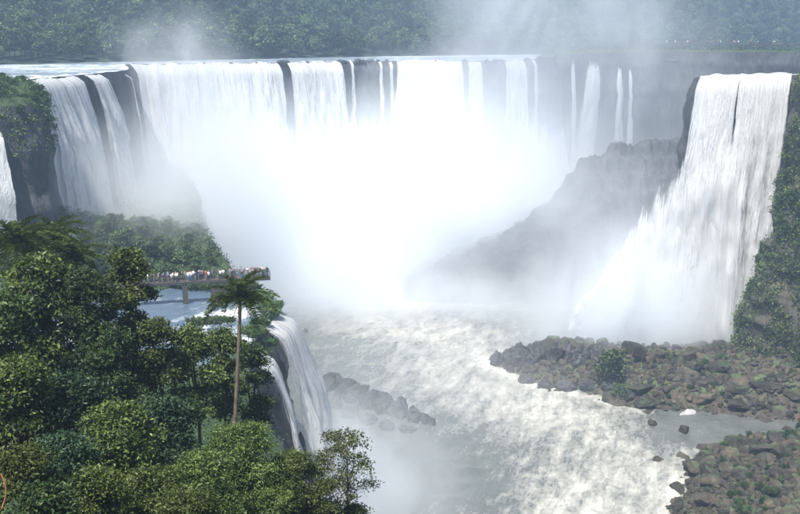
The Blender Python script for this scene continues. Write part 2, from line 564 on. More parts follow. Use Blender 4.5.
UX = LIPR[:, 0:1] * (1 - w) + FR[:, 0:1] * w
UY = LIPR[:, 1:2] * (1 - w) + FR[:, 1:2] * w
UZ = (np.minimum(LIPR[:, 2:3], 77.0) - 0.0) * np.ones_like(w)[None, :]
UZ = UZ * (1 - sstep(0, 0.1, w)[None, :]) + Z_UP * sstep(0, 0.1, w)[None, :]
uq = np.stack([UX.ravel(), UY.ravel(), UX.ravel() * 0], 1)
UZ = UZ + (0.5 * (fbm(uq * 0.22, 4, 31) - 0.5)).reshape(UZ.shape)
UZ = UZ - (2.2 * (1 - sstep(208, 217, LIPR[:, 1])))[:, None] * (1 - sstep(0.10, 0.16, w))[None, :]
ufoam = 0.30 + 0.45 * (fbm(uq * np.array([0.03, 0.09, 1]), 3, 33) - 0.45) * 2
ufoam = ufoam + 0.35 * (1 - sstep(0.0, 0.06, np.repeat(w[None, :], 760, 0).ravel()))
o = obj("upper_river", mesh_np("upper_river", np.stack([UX.ravel(), UY.ravel(), UZ.ravel()], 1), grid_faces(760, nw), True, attrs={"foam": ufoam}), M['upper_river'])
tag(o, kind="structure")

# grassy island on the rim to the right (stands above the river)
ISL = [(58, 417), (70, 424), (86, 429), (106, 430), (126, 425), (152, 409), (200, 389), (260, 376), (270, 400), (210, 418), (160, 440), (110, 452), (75, 445), (58, 430)]
gx, gy = np.meshgrid(np.linspace(45, 275, 150), np.linspace(368, 460, 70), indexing='ij')
sd = poly_sd(gx.ravel(), gy.ravel(), ISL)
gz = 76.0 + 4.6 * sstep(-3, 5, sd) + 0.8 * fbm(np.stack([gx.ravel() * .2, gy.ravel() * .2, gx.ravel() * 0], 1), 3, 5) * sstep(-1, 4, sd)
isf = grid_faces(150, 70)
isf = isf[(sd[isf] > -0.8).all(axis=1)]
tag(obj("rim_island", mesh_np("rim_island", np.stack([gx.ravel(), gy.ravel(), gz], 1), isf), M['soil']), kind="structure")

# earth on top of the cliff at the near end of the side wall
kx = LIPR[40:175]; kn = LIPN[40:175]
kw = np.linspace(0, 16, 14)
kend = sstep(0, 1, np.clip((218 - kx[:, 1]) / 10, 0, 1))
KX = kx[:, 0:1] - kn[:, 0:1] * kw[None, :]; KY = kx[:, 1:2] - kn[:, 1:2] * kw[None, :]
KZ = kx[:, 2:3] + 0.1 + (0.16 * kw[None, :] + 0.5) * kend[:, None] - 1.2 * (1 - kend[:, None]) + 0.5 * fbm(np.stack([KX.ravel() * .5, KY.ravel() * .5, KX.ravel() * 0], 1), 3, 91).reshape(KX.shape)
KZ[:, 0] = kx[:, 2] - 2.5
KX[:, 0] += kn[:, 0] * 0.25; KY[:, 0] += kn[:, 1] * 0.25
tag(obj("cliff_top_ground", mesh_np("cliff_top_ground", np.stack([KX.ravel(), KY.ravel(), KZ.ravel()], 1), grid_faces(135, 14)), M['soil']), kind="structure")

# far hillside carrying the forest
def hill_z(x, y):
    d = -poly_sd(x, y, FARB + [(420, -200), (-230, -200)])
    z = 76.5 + 2.0 * sstep(0, 12, d) + 0.27 * np.maximum(d - 6, 0) * sstep(0, 120, d) 
    q = np.stack([x * 0.008, y * 0.008, x * 0], 1)
    z = z + 14 * (fbm(q, 4, 77) - 0.5) * sstep(10, 120, d)
    return np.where(d < -2, 70.0, z), d
hx, hy = np.meshgrid(np.linspace(-520, 900, 180), np.linspace(150, 1500, 170), indexing='ij')
hz, hd = hill_z(hx.ravel(), hy.ravel())
hf = grid_faces(180, 170)
hf = hf[(hd[hf] > -2).any(axis=1)]
tag(obj("hillside", mesh_np("hillside", np.stack([hx.ravel(), hy.ravel(), hz], 1), hf), M['hill']), kind="structure")

# near bank and the half-way terrace: right-hand edge of the ground, seen walking away from the camera
EDGE = [(26, -40), (16, -15), (8, 4), (2, 20), (-3.0, 45), (-8, 78), (-15, 108), (-20.5, 130), (-22.2, 146), (-21.2, 156), (-21.0, 165), (-24, 176), (-32, 190),
        (-38, 203), (-44, 222), (-51, 250), (-60, 290), (-75, 340), (-86, 350)]
HP = [(-60, 86), (0, 84), (8, 79.5), (20, 72), (45, 58.5), (78, 48.5), (100, 43), (120, 41), (180, 41), (210, 42.3), (240, 43), (400, 44)]
def bank_z(x, y):
    z = np.interp(y, [a for a, b in HP], [b for a, b in HP])
    e = np.interp(y, [b for a, b in EDGE], [a for a, b in EDGE])
    left = np.maximum(e - x, 0)
    z = z + 0.16 * left * (1 - sstep(90, 135, y)) * (left < 400)
    q = np.stack([x * 0.06, y * 0.06, x * 0], 1)
    z = z + 3.0 * (fbm(q, 4, 41) - 0.5) * (1 - sstep(110, 140, y))
    # wooded knoll beyond the walkway
    z = z + 2.2 * np.exp(-(((x + 53) / 15) ** 2 + ((y - 207) / 15) ** 2)) + 0.8 * np.exp(-(((x + 42) / 7) ** 2 + ((y - 198) / 9) ** 2))
    # pool hollow and river bed on the terrace
    pool = np.exp(-(((x + 38) / 24) ** 4 + ((y - 160) / 17) ** 4))
    z = z - 1.6 * pool
    # rock foot of the left cliff
    z = z + 9.0 * np.exp(-(((x + 78) / 14) ** 2 + ((y - 206) / 20) ** 2))
    z = z + 1.4 * (fbm(np.stack([x * 0.22, y * 0.22, x * 0], 1), 3, 43) - 0.5) * sstep(100, 125, y)
    return z
ER, ES = resample([(a, b, 0) for a, b in EDGE], 300)
ER[:, 2] = bank_z(ER[:, 0], ER[:, 1])
bw = np.linspace(0, 1, 110) ** 1.35 * 150
BX = ER[:, 0:1] - bw[None, :]
BY = np.repeat(ER[:, 1:2], 110, 1)
BZ = bank_z(BX.ravel(), BY.ravel()).reshape(BX.shape)
BZ[:, 0] = ER[:, 2]
tag(obj("river_bank", mesh_np("river_bank", np.stack([BX.ravel(), BY.ravel(), BZ.ravel()], 1), grid_faces(300, 110)), M['soil']), kind="structure")
EN = plan_normals(ER)
wall("terrace_cliff", ER, EN, -2.0, 44, M['wet_basalt'], 12, flare=3.0, amp=(1.0, 0.8), crag=1.0)

# spur on the right that carries the right-hand fall, and the green cliff in front of it
SPUR = [(150, 328, 74), (116, 322, 74), (93, 311, 74), (86, 297, 74.5), (84.2, 284, 75.4), (87.5, 277, 76), (95, 275, 76), (108, 274.5, 76.4), (134, 272, 77), (220, 266, 78)]
SR, SS = resample([(a, b, c) for a, b, c in SPUR], 220)
SN = -plan_normals(SR)
# gorge lies on the left of this path after the turn: use the outward side explicitly
c0 = np.array([125.0, 290.0])
flip = np.sum((SR[:, :2] - c0) * SN, axis=1) < 0
SN[flip] *= -1
wall("spur_cliff", SR, SN, -2.0, 50, M['wet_basalt'], 21, flare=9.0, amp=(1.6, 1.6))
tg = np.linspace(0, 1, 16)
TX = SR[:, 0:1] * (1 - tg) + 190 * tg; TY = SR[:, 1:2] * (1 - tg) + 288 * tg; TZ = SR[:, 2:3] * (1 - tg) + 77.5 * tg
tag(obj("spur_channel", mesh_np("spur_channel", np.stack([TX.ravel(), TY.ravel(), TZ.ravel()], 1), grid_faces(220, 16), attrs={"foam": np.full(TX.size, 0.7)}), M['upper_river']), kind="structure")

GREEN = [(230, 254, 92), (150, 257, 90), (122, 262, 86), (109, 261, 83), (103, 256, 80), (100.5, 249, 78), (103, 242, 79), (108, 233, 82), (116, 221, 84), (130, 205, 88), (170, 190, 92)]
GR, GS = resample(GREEN, 300)
GN = -plan_normals(GR)
c1 = np.array([150.0, 235.0])
flip = np.sum((GR[:, :2] - c1) * GN, axis=1) < 0
GN[flip] *= -1
green_cliff = wall("green_cliff", GR, GN, 0.0, 130, M['basalt_green'], 25, flare=13.0, amp=(2.4, 0.9), zstep=17, crag=1.8)
TX = GR[:, 0:1] * (1 - tg) + 190 * tg; TY = GR[:, 1:2] * (1 - tg) + 230 * tg; TZ = GR[:, 2:3] * (1 - tg) + 95 * tg
tag(obj("cliff_top", mesh_np("cliff_top", np.stack([TX.ravel(), TY.ravel(), TZ.ravel()], 1), grid_faces(300, 16)), M['soil']), kind="structure")

# talus ridge under the far wall
def talus_z(x, y):
    crest = np.interp(x, [-40, -6, 6, 22, 38, 50, 58, 66, 78, 90, 110, 140, 200], [-10, -3, 5, 10, 17, 24, 32, 42, 46, 48, 50, 54, 56])
    yc = np.interp(x, [-40, 0, 40, 75, 110, 200], [330, 334, 348, 366, 378, 380])
    d = y - yc
    fall = np.where(d < 0, np.clip(1 + d / (18 + crest * 0.75), 0, 1) ** 1.25, np.clip(1 - d / 70, 0, 1))
    q = np.stack([x * 0.07, y * 0.07, x * 0], 1)
    q2 = np.stack([x * 0.3, y * 0.3, x * 0], 1)
    z = crest * fall
    z = z + (5.0 * (ridged(q, 4, 51) - 0.5) + 3.2 * (ridged(q2, 5, 57) - 0.5)) * sstep(-4, 14, z)
    st = 5.5
    k = (z + 2.0 * fbm(q * 0.7, 2, 59)) / st
    zs_ = (np.floor(k) + sstep(0.25, 0.75, k - np.floor(k))) * st
    z = z * 0.5 + 0.5 * (zs_ - 1.0) + 1.6 * (ridged(np.stack([x * 0.6, y * 0.6, z * 0.3], 1), 3, 58) - 0.5) * sstep(0, 6, z)
    return z - 1.5 + 1.5 * sstep(0, 3, z)
tx, ty = np.meshgrid(np.linspace(-40, 150, 340), np.linspace(290, 430, 250), indexing='ij')
tz = talus_z(tx.ravel(), ty.ravel())
tag(obj("talus_ridge", mesh_np("talus_ridge", np.stack([tx.ravel(), ty.ravel(), tz], 1), grid_faces(340, 250)), M['basalt']), kind="structure")

# rocky shore on the right
SHORE1 = [(23, 262), (24, 255), (33, 240), (40, 236), (48, 231), (58, 222), (68, 222), (76, 219), (90, 214), (140, 200), (150, 262), (90, 268), (70, 266), (55, 270), (40, 268), (30, 266)]
SHORE2 = [(49, 172), (53, 180), (57, 190), (62, 199), (70, 203), (78, 205), (90, 211), (140, 206), (150, 140), (50, 140)]
def shore_z(x, y):
    a = poly_sd(x, y, SHORE1); b = poly_sd(x, y, SHORE2)
    q = np.stack([x, y, x * 0], 1)
    wob = 3.0 * (fbm(q * 0.18, 3, 61) - 0.5)
    za = 4.6 * sstep(-1.5, 8, a + wob) + 0.06 * np.maximum(a, 0)
    za = za + 6 * sstep(80, 100, x) * sstep(0, 22, a)
    zb = 3.2 * sstep(-1.5, 6, b + wob) + 0.28 * np.maximum(b - 3, 0)
    z = np.maximum(za, zb)
    z = z + sstep(0.4, 3, z) * (1.8 * (ridged(q * 0.2, 4, 63) - 0.5) + 1.0 * (fbm(q * 0.8, 3, 67) - 0.5))
    return z - 1.2, np.maximum(a, b)
sx, sy = np.meshgrid(np.linspace(15, 150, 230), np.linspace(138, 290, 250), indexing='ij')
szz, _ = shore_z(sx.ravel(), sy.ravel())
tag(obj("rocky_shore", mesh_np("rocky_shore", np.stack([sx.ravel(), sy.ravel(), szz], 1), grid_faces(230, 250)), M['rubble']), kind="structure")

# lower river
rx, ry = np.meshgrid(np.arange(-70, 160, 0.62), np.arange(60, 430, 0.72), indexing='ij')
X, Y = rx.ravel(), ry.ravel()
q = np.stack([X, Y, X * 0], 1)
cur = line_dist(X, Y, [(-10, 330), (0, 300), (8, 272), (20, 250), (30, 228), (38, 205), (40, 185), (34, 165), (25, 140)])
calm1 = np.exp(-(((X - 12) / 17) ** 2 + ((Y - 192) / 20) ** 2))
calm2 = np.exp(-(((X + 12) / 15) ** 2 + ((Y - 268) / 17) ** 2))
calm3 = np.exp(-(((X - 78) / 18) ** 2 + ((Y - 212) / 8) ** 2)) * 2
foam = 0.57 - 0.015 * np.maximum(cur - 8, 0) - 0.24 * calm1 - 0.18 * calm2 - 0.5 * calm3
foam = foam + 0.5 * sstep(300, 345, Y) + 0.35 * (fbm(q * np.array([0.06, 0.045, 1]), 3, 71) - 0.5)
sh, sdist = shore_z(X, Y)
foam = foam + 0.25 * np.exp(-(sdist / 2.2) ** 2) * (cur < 26)
foam = np.clip(foam, 0.05, 1.0)
wv = ridged(q * np.array([0.11, 0.15, 1]), 4, 73) - 0.5
wv2 = fbm(q * 0.55, 3, 75) - 0.5
rz = (2.7 * wv + 0.9 * wv2) * np.clip(foam, 0.22, 1)
nu, nv = rx.shape
tag(obj("river", mesh_np("river", np.stack([X, Y, rz], 1), grid_faces(nu, nv), attrs={"foam": foam}), M['river']), kind="structure")

# pool on the terrace under the walkway
px_, py_ = np.meshgrid(np.linspace(-95, -20.5, 150), np.linspace(128, 192, 130), indexing='ij')
X, Y = px_.ravel(), py_.ravel()
q = np.stack([X, Y, X * 0], 1)
pf = 0.18 + 0.75 * np.exp(-(((X + 27) / 6) ** 2 + ((Y - 163 - 0.4 * (X + 27)) / 5) ** 2)) + 0.5 * (fbm(q * np.array([0.10, 0.2, 1]), 3, 81) - 0.5) + 0.5 * np.exp(-((Y - 148) / 4) ** 2)
pz = 40.75 + 0.25 * (fbm(q * 0.5, 3, 83) - 0.5) + 0.5 * np.clip(pf - 0.4, 0, 1)
pe = np.interp(Y, [b for a, b in EDGE], [a for a, b in EDGE])
pfc = grid_faces(150, 130)
pfc = pfc[(X[pfc] < pe[pfc] + 0.15).all(axis=1)]
tag(obj("terrace_pool", mesh_np("terrace_pool", np.stack([X, Y, pz], 1), pfc, attrs={"foam": np.clip(pf, 0, 1)}), M['pool']), kind="structure")
#--FALLS--
# ================================================================== waterfalls
def waterfall(pts, zb, throw, label, mat, veil=None, spread=(0.0, 0.0), seed=0, res=0.9, fold=0.9, drift=(0.0, 0.0), group=None, tuck=1.6, normal=None, lead=1.8):
    """pts: crest (x, y, z), gorge on the right hand; the sheet leaves the crest, arcs outward by `throw` and falls to zb"""
    L = sum(math.dist(a[:2], b[:2]) for a, b in zip(pts[:-1], pts[1:]))
    nu = max(10, int(L / res) + 2)
    P, S = resample(pts, nu)
    N = plan_normals(P) if normal is None else np.repeat(np.array([normal], dtype=float), nu, 0)
    mid = pts[len(pts) // 2]
    root = empty("waterfall", (P[nu // 2, 0], P[nu // 2, 1], zb))
    tag(root, label, "waterfall", group)
    H = float(P[:, 2].mean()) - zb
    def sheet(name, material, k, extra, foldk, sd):
        nv = max(16, int(H / 1.1) + 4)
        v = np.linspace(0, 1, nv)
        side = np.linspace(0, 1, nu)
        d = np.gradient(P[:, :2], axis=0); d /= np.linalg.norm(d, axis=1)[:, None]
        U = S[:, None] * np.ones(nv)[None, :]
        VV = (v * H)[None, :] * np.ones(nu)[:, None]
        qq = np.stack([U.ravel() * 0.28 + sd, VV.ravel() * 0.035, U.ravel() * 0 + seed], 1)
        f1 = ridged(qq, 4, seed + sd)
        q3 = np.stack([U.ravel() * 0.9 + sd, VV.ravel() * 0.13, U.ravel() * 0 + seed], 1)
        f2 = fbm(q3, 3, seed + sd + 4)
        fo = ((f1 - 0.45) * 2.4 * fold * foldk + (f2 - 0.5) * 1.4 * fold * foldk).reshape(nu, nv) * (0.15 + sstep(0, 0.5, v))[None, :]
        strong = 0.75 + 0.5 * fbm(np.stack([S * 0.15 + seed, S * 0, S * 0], 1), 2, seed + 9)
        out = -tuck * (1 - sstep(0, 0.05, v))[None, :] + lead * sstep(0, 0.07, v)[None, :] + (throw * strong + extra)[:, None] * np.sqrt(np.clip(v - 0.01, 0, 1))[None, :] + fo
        wid = (side[:, None] - 0.5) * 2
        al = np.where(wid < 0, wid * spread[0], wid * spread[1]) * (v ** 1.2)[None, :]
        al = al + 0.5 * (fbm(np.stack([side.repeat(nv) * 6, np.tile(v, nu) * 5, side.repeat(nv) * 0 + seed], 1), 3, seed + 21) - 0.5).reshape(nu, nv) * sstep(0.02, 0.3, v)[None, :] * 2
        x = P[:, 0:1] + N[:, 0:1] * out + d[:, 0:1] * al + drift[0] * (v ** 1.2)[None, :]
        y = P[:, 1:2] + N[:, 1:2] * out + d[:, 1:2] * al + drift[1] * (v ** 1.2)[None, :]
        z = P[:, 2:3] + (0.9 * (fbm(np.stack([S * 0.35 + seed, S * 0, S * 0], 1), 4, seed + 2) - 0.55))[:, None] * (1 - sstep(0.0, 0.1, v))[None, :] + 0.25 - 0.25 * sstep(0, 0.06, v)[None, :] + (zb - P[:, 2:3]) * np.clip((v - 0.015) / 0.985, 0, 1)[None, :]
        vert = np.stack([x.ravel(), y.ravel(), z.ravel()], 1) - np.array(root.location)
        uv = np.stack([U.ravel() + seed * 13.7 + sd * 5.1, VV.ravel()], 1)
        me = mesh_np(name, vert, grid_faces(nu, nv), True, uv, {"side": np.repeat(side, nv), "fall": np.tile(v, nu)})
        return obj(name, me, material, root)
    sheet("water_sheet", mat, 0, 0.0, 1.0, 0)
    if veil is not None:
        sheet("water_veil", veil, 1, 1.1, 1.5, 7)
    return root

px_lip = 400 + LIPR[:, 0] * 1020.0 / LIPR[:, 1]
far = np.arange(np.argmin(np.hypot(LIPR[:, 0] + 95.5, LIPR[:, 1] - 356)), len(LIPR))
def crest(p0, p1, n=None, dz=0.0):
    """points on the rim of the far wall between two bearings (expressed as picture columns of the 800 px photograph)"""
    n = n or max(3, int((p1 - p0) / 14))
    r = []
    for p in np.linspace(p0, p1, n):
        i = far[np.argmin(np.abs(px_lip[far] - p))]
        r.append((LIPR[i, 0], LIPR[i, 1], LIPR[i, 2] + dz))
    return r

waterfall([(-81.5, 221, 76.9), (-82.4, 229, 77), (-81.3, 240, 77), (-80.2, 251.5, 77)], 43, 5.5, "broad shaded fall beside the shrub topped cliff on the side wall", M['fall_main'], M['fall_main2'], (0.5, 2.5), 1, lead=1.0)
waterfall([(-79.9, 255.5, 77), (-79.5, 261, 77), (-79.2, 267, 77)], 43, 6.5, "slender fall next to bare dark rock on the side wall", M['fall_right'], M['fall_main2'], (0.5, 1.5), 2, lead=1.0)
waterfall([(-79, 287, 76.5), (-79.2, 292, 76.5)], 40, 3.0, "thin trickle down the dark corner rock beside the great curtain", M['fall_thin'], None, (0, 0), 3)
waterfall([(-79.6, 189.6, 69), (-77.8, 190.4, 69), (-76.4, 191.6, 69)], 44, 2.5, "narrow fall down the near face of the shrub topped cliff", M['fall_right'], M['fall_right'], (0.5, 0.8), 4, lead=2.0)
waterfall(crest(127, 281.5), -1, 9.0, "widest curtain of white water on the far wall", M['fall_main'], M['fall_main2'], (0.5, 2.0), 5, fold=1.6)
waterfall(crest(285, 341), -1, 8.0, "bright curtain between a dark slot and the bare rim rock", M['fall_main'], M['fall_main2'], (2.0, 2.0), 6, fold=1.4)
waterfall(crest(348, 353, 3), 50, 2.5, "lone thread of water on bare rim rock", M['fall_thin'], None, (0.4, 0.4), 7)
waterfall(crest(377, 383, 3), 46, 2.5, "short thread of water left of the big fanning fall", M['fall_thin'], None, (0.6, 0.6), 8)
waterfall(crest(386, 393, 3), 40, 3.5, "short broken thread touching the big fanning fall", M['fall_thin'], None, (1.0, 1.0), 9)
waterfall(crest(395, 464), -1, 11.0, "big fall fanning wide over the middle of the far wall", M['fall_main'], M['fall_main2'], (14.0, 3.0), 10, fold=1.4)
waterfall(crest(332, 402, None, -11.0), -1, 7.0, "white cascade bursting from the rock step below the bare rim", M['fall_apron'], M['fall_apron'], (1.0, 1.0), 31, fold=1.8, tuck=-1.2, lead=2.5)
waterfall(crest(462, 566, None, -16.0), -1, 6.0, "faint wide veil of water low on the grey wall behind the mist", M['fall_apron'], None, (1.0, 1.0), 32, fold=1.6, tuck=-1.2, lead=2.5)
waterfall(crest(468, 483, 4), -1, 6.0, "narrow pale fall right beside the big fanning fall", M['fall_right'], M['fall_main2'], (2.0, 2.0), 11)
waterfall(crest(503, 526, 5), -1, 6.0, "mist softened fall standing alone on the grey wall", M['fall_right'], M['fall_main2'], (1.0, 2.0), 12)
waterfall(crest(530, 536, 3), -1, 4.0, "faint thread of water next to the mist softened fall", M['fall_thin'], None, (0.6, 0.6), 13)
waterfall(crest(566, 573, 3, -1.0), 30, 4.0, "thin veil beside the tall tapered fall above the talus", M['fall_emerge'], None, (1.0, 0.2), 14, tuck=-2.2)
waterfall(crest(580, 604, 5, -3.0), 22, 7.0, "tall tapered fall dropping onto the talus ridge", M['fall_emerge'], M['fall_emerge'], (5.0, -1.0), 15, drift=(-5.5, 0), tuck=-2.2)
waterfall(crest(614, 621, 3, -5.5), 44, 4.0, "twin thread of water above the talus, next to the tapered fall", M['fall_emerge'], M['fall_emerge'], (1.2, 1.2), 16, tuck=-2.2)
waterfall(crest(626, 632, 3, -5.5), 43, 4.0, "outer twin thread of water above the talus, beside bare cliff", M['fall_emerge'], M['fall_emerge'], (1.2, 1.2), 17, tuck=-2.2)
waterfall([(82.6, 281.5, 75.6), (84.2, 278.4, 75.9), (87.5, 276.2, 76.2), (93.4, 275.0, 76.2)], -1, 7.0, "outer stream of the great fall by the green cliff", M['fall_right'], M['fall_main2'], (5.0, 1.6), 18, drift=(-3, 1), normal=(-0.50, -0.86), lead=1.2, fold=1.3)
waterfall([(91.4, 274.9, 76.2), (98, 274.3, 76.3), (106.5, 273.8, 76.7)], -1, 7.0, "inner stream of the great fall touching the green cliff", M['fall_right'], M['fall_main2'], (2.0, 0.0), 19, drift=(-2.5, 2), normal=(-0.35, -0.93), lead=1.2, fold=1.3)
waterfall([(54, 303, 4), (61, 296, 18), (68, 289, 36), (75, 282, 52), (84, 275.5, 66), (92, 272, 71), (99, 270.5, 62)], -1.5, 6.0, "lower apron of the great fall spreading over the cliff foot", M['fall_apron'], M['fall_apron'], (1.0, 0.0), 20, normal=(-0.45, -0.89), tuck=0.3, fold=1.8)
waterfall([(-22.0, 150.5, 40.4), (-21.3, 155, 40.8), (-20.8, 160, 40.9), (-21.2, 167, 40.9)], -1, 8.0, "blue shaded fall pouring off the grassy ledge below the lookout", M['fall_near'], M['fall_near'], (1.0, 3.0), 21, res=0.30, fold=0.8, lead=0.9)
waterfall([(-21.6, 138.0, 39.2), (-22.0, 142.5, 39.4), (-22.1, 146.5, 39.2), (-22.0, 149.2, 39.4)], -1, 6.5, "lower broken fall half hidden by trees beside dark rock", M['fall_near'], M['fall_near'], (1.0, 1.0), 22, res=0.30, fold=0.9, lead=1.2)
#--MIST--
# ================================================================== air
def volume_object(name, me, density_fn, color, aniso=0.15, step_rate=1.0):
    t = NT(name + "_air")
    v = t.n("ShaderNodeVolumePrincipled")
    v.inputs["Color"].default_value = (*color, 1)
    v.inputs["Anisotropy"].default_value = aniso
    density_fn(t, v)
    t.l(v.outputs[0], t.out.inputs["Volume"])
    o = obj(name, me, t.m)
    return o

def haze_density(t, v):
    v.inputs["Density"].default_value = 0.00048
hv, hf_ = box(-700, 1000, -60, 1600, -4, 420)
haze = volume_object("haze", mesh_np("haze", hv, hf_, False), haze_density, (0.56, 0.75, 1.0), 0.2)
tag(haze, kind="stuff")

def ball(n=3):
    bm = bmesh.new()
    bmesh.ops.create_icosphere(bm, subdivisions=n, radius=1.0)
    me = bpy.data.meshes.new("spray_cloud")
    bm.to_mesh(me); bm.free()
    return me

def spray(center, radii, dens, noise_scale, lo=0.35, hi=0.72, seed=0.0, rz=0.0, color=(0.955, 0.977, 1.0), power=1.5, rise=0.0):
    def fn(t, v):
        tc = t.n("ShaderNodeTexCoord").outputs["Object"]
        ln = t.n("ShaderNodeVectorMath", operation='LENGTH')
        t.l(tc, ln.inputs[0])
        fall = t.math('POWER', t.math('SUBTRACT', 1.0, ln.outputs["Value"], clamp=True), power)
        P = t.mapping(t.pos(), (1, 1, 0.6), (seed * 17.3, seed * 9.1, seed * 5.7))
        nn = t.noise(noise_scale, 4, P, 0.62, 0.8)
        mr = t.n("ShaderNodeMapRange", interpolation_type='SMOOTHSTEP')
        mr.inputs["From Min"].default_value = lo; mr.inputs["From Max"].default_value = hi
        t.l(nn, mr.inputs["Value"])
        t.l(t.math('MULTIPLY', t.math('MULTIPLY', fall, mr.outputs[0]), dens), v.inputs["Density"])
    o = volume_object("spray_cloud", ball(), fn, color, 0.1)
    o.location = center
    o.scale = radii
    o.rotation_euler = (0, 0, rz)
    tag(o, kind="stuff")
    return o

spray((-44, 358, 12), (98, 54, 66), 0.15, 0.045, 0.24, 0.60, 1)          # foot of the great curtains
spray((-50, 326, 14), (44, 48, 52), 0.10, 0.05, 0.22, 0.60, 14)             # along the left of the basin
spray((16, 312, -2), (58, 20, 17), 0.10, 0.06, 0.22, 0.60, 15)             # along the foot of the talus
spray((24, 374, 18), (70, 42, 72), 0.125, 0.045, 0.24, 0.60, 2)           # foot of the middle falls
spray((-26, 318, 2), (60, 48, 38), 0.11, 0.045, 0.24, 0.62, 3)           # drifting over the basin
spray((56, 386, 94), (78, 36, 56), 0.055, 0.035, 0.34, 0.70, 4)          # plume rising over the rim
spray((80, 398, 45), (80, 30, 66), 0.040, 0.03, 0.22, 0.65, 5)           # veil before the bare wall
spray((70, 270, 4), (46, 20, 40), 0.36, 0.05, 0.22, 0.60, 6)             # foot of the right-hand fall
spray((60, 334, 22), (62, 26, 44), 0.062, 0.045, 0.20, 0.65, 13)           # thin veil in front of the talus
spray((36, 300, 0), (62, 26, 30), 0.060, 0.045, 0.24, 0.65, 7)           # drifting from it across the talus
spray((-60, 300, 48), (28, 66, 46), 0.05, 0.045, 0.22, 0.65, 8)          # along the side wall
spray((-56, 226, 48), (40, 38, 26), 0.07, 0.06, 0.22, 0.65, 12)          # drifting over the knoll
spray((-80, 356, 82), (30, 20, 22), 0.05, 0.06, 0.34, 0.70, 9)           # puff above the corner of the rim
spray((20, 394, 48), (64, 20, 42), 0.075, 0.05, 0.22, 0.62, 16)            # before the upper wall of the middle falls
spray((-13, 157, 12), (10, 18, 24), 0.09, 0.10, 0.24, 0.62, 17)            # off the near falls
spray((-8, 168, 0), (24, 42, 26), 0.15, 0.07, 0.24, 0.65, 10)            # foot of the near falls
spray((10, 236, 2), (56, 54, 16), 0.020, 0.06, 0.24, 0.65, 11)           # over the rapids
#--OBJECTS--
# ================================================================== vegetation
def unit(a):
    return a / (np.linalg.norm(a, axis=-1, keepdims=True) + 1e-9)

def leaf_cloud(tips, outward, per, spread, size, aspect=0.5, rng=RNG, up=0.7, flat=0.7, tipvar=0.42, jitter=0.8):
    """leaves (one bent quad each) scattered round twig tips"""
    n = len(tips)
    T = np.repeat(tips, per, 0)
    O = np.repeat(outward, per, 0)
    m = len(T)
    sp = spread if np.isscalar(spread) else np.repeat(spread, per, 0)[:, None]
    P = T + rng.normal(size=(m, 3)) * sp * np.array([1, 1, flat])
    N = unit(O * 0.5 + np.array([0, 0, up]) + rng.normal(size=(m, 3)) * jitter)
    D = unit(np.cross(N, rng.normal(size=(m, 3))))
    S = np.cross(N, D)
    l = size * rng.uniform(0.65, 1.3, size=(m, 1))
    wd = l * aspect
    v = np.empty((m, 4, 3))
    v[:, 0] = P - D * l * 0.5
    v[:, 1] = P + S * wd * 0.5 + N * l * 0.08
    v[:, 2] = P + D * l * 0.5 - N * l * 0.10
    v[:, 3] = P - S * wd * 0.5 + N * l * 0.08
    f = np.arange(m * 4).reshape(m, 4)
    tip_t = np.repeat(rng.uniform(-tipvar, tipvar, n), per)
    tint = np.clip(0.5 + tip_t + rng.normal(size=m) * 0.18, 0, 1)
    return v.reshape(-1, 3), f, np.repeat(tint, 4)

def crown_tips(lobes, n_tips, rng, low=-0.35):
    """twig tips near the skin of the lobes; outward directions; lobes (k,5): x y z r squash"""
    lobes = np.asarray(lobes)
    w_ = lobes[:, 3] ** 2
    idx = rng.choice(len(lobes), size=n_tips, p=w_ / w_.sum())
    d = unit(rng.normal(size=(n_tips, 3)))
    d[:, 2] = np.where(d[:, 2] < low, -d[:, 2], d[:, 2])
    r = lobes[idx, 3] * (1 - 0.45 * rng.uniform(size=n_tips) ** 2.2)
    t = lobes[idx, :3] + d * r[:, None] * np.stack([np.ones(n_tips), np.ones(n_tips), lobes[idx, 4]], 1)
    return t, d, idx

def crown_mesh(name, lobes, n_tips, per, spread, size, aspect, rng, **kw):
    t, d, idx = crown_tips(lobes, n_tips, rng)
    v, f, tint = leaf_cloud(t, d, per, spread, size, aspect, rng, **kw)
    return mesh_np(name, v, f, False, attrs={"tint": tint}), t

def make_lobes(rx, h, n, rng, rmin=0.27, rmax=0.44, taper=0.35):
    """lobes filling a crown of half-width rx and height h, its top at z = 0"""
    L = []
    for k in range(n):
        zz = -h * (0.12 + 0.80 * (k + rng.uniform(0, 1)) / n)
        f = 1 - taper * abs((zz + h * 0.55) / (h * 0.55))
        a = k * 2.4 + rng.uniform(-0.5, 0.5)
        r = rx * rng.uniform(rmin, rmax)
        rho = max(0.0, rx * f - r) * rng.uniform(0.55, 1.1)
        L.append((rho * math.cos(a), rho * math.sin(a), zz, r, rng.uniform(0.65, 0.9)))
    L.append((0, 0, -rx * 0.42, rx * 0.42, 0.85))
    return np.array(L)

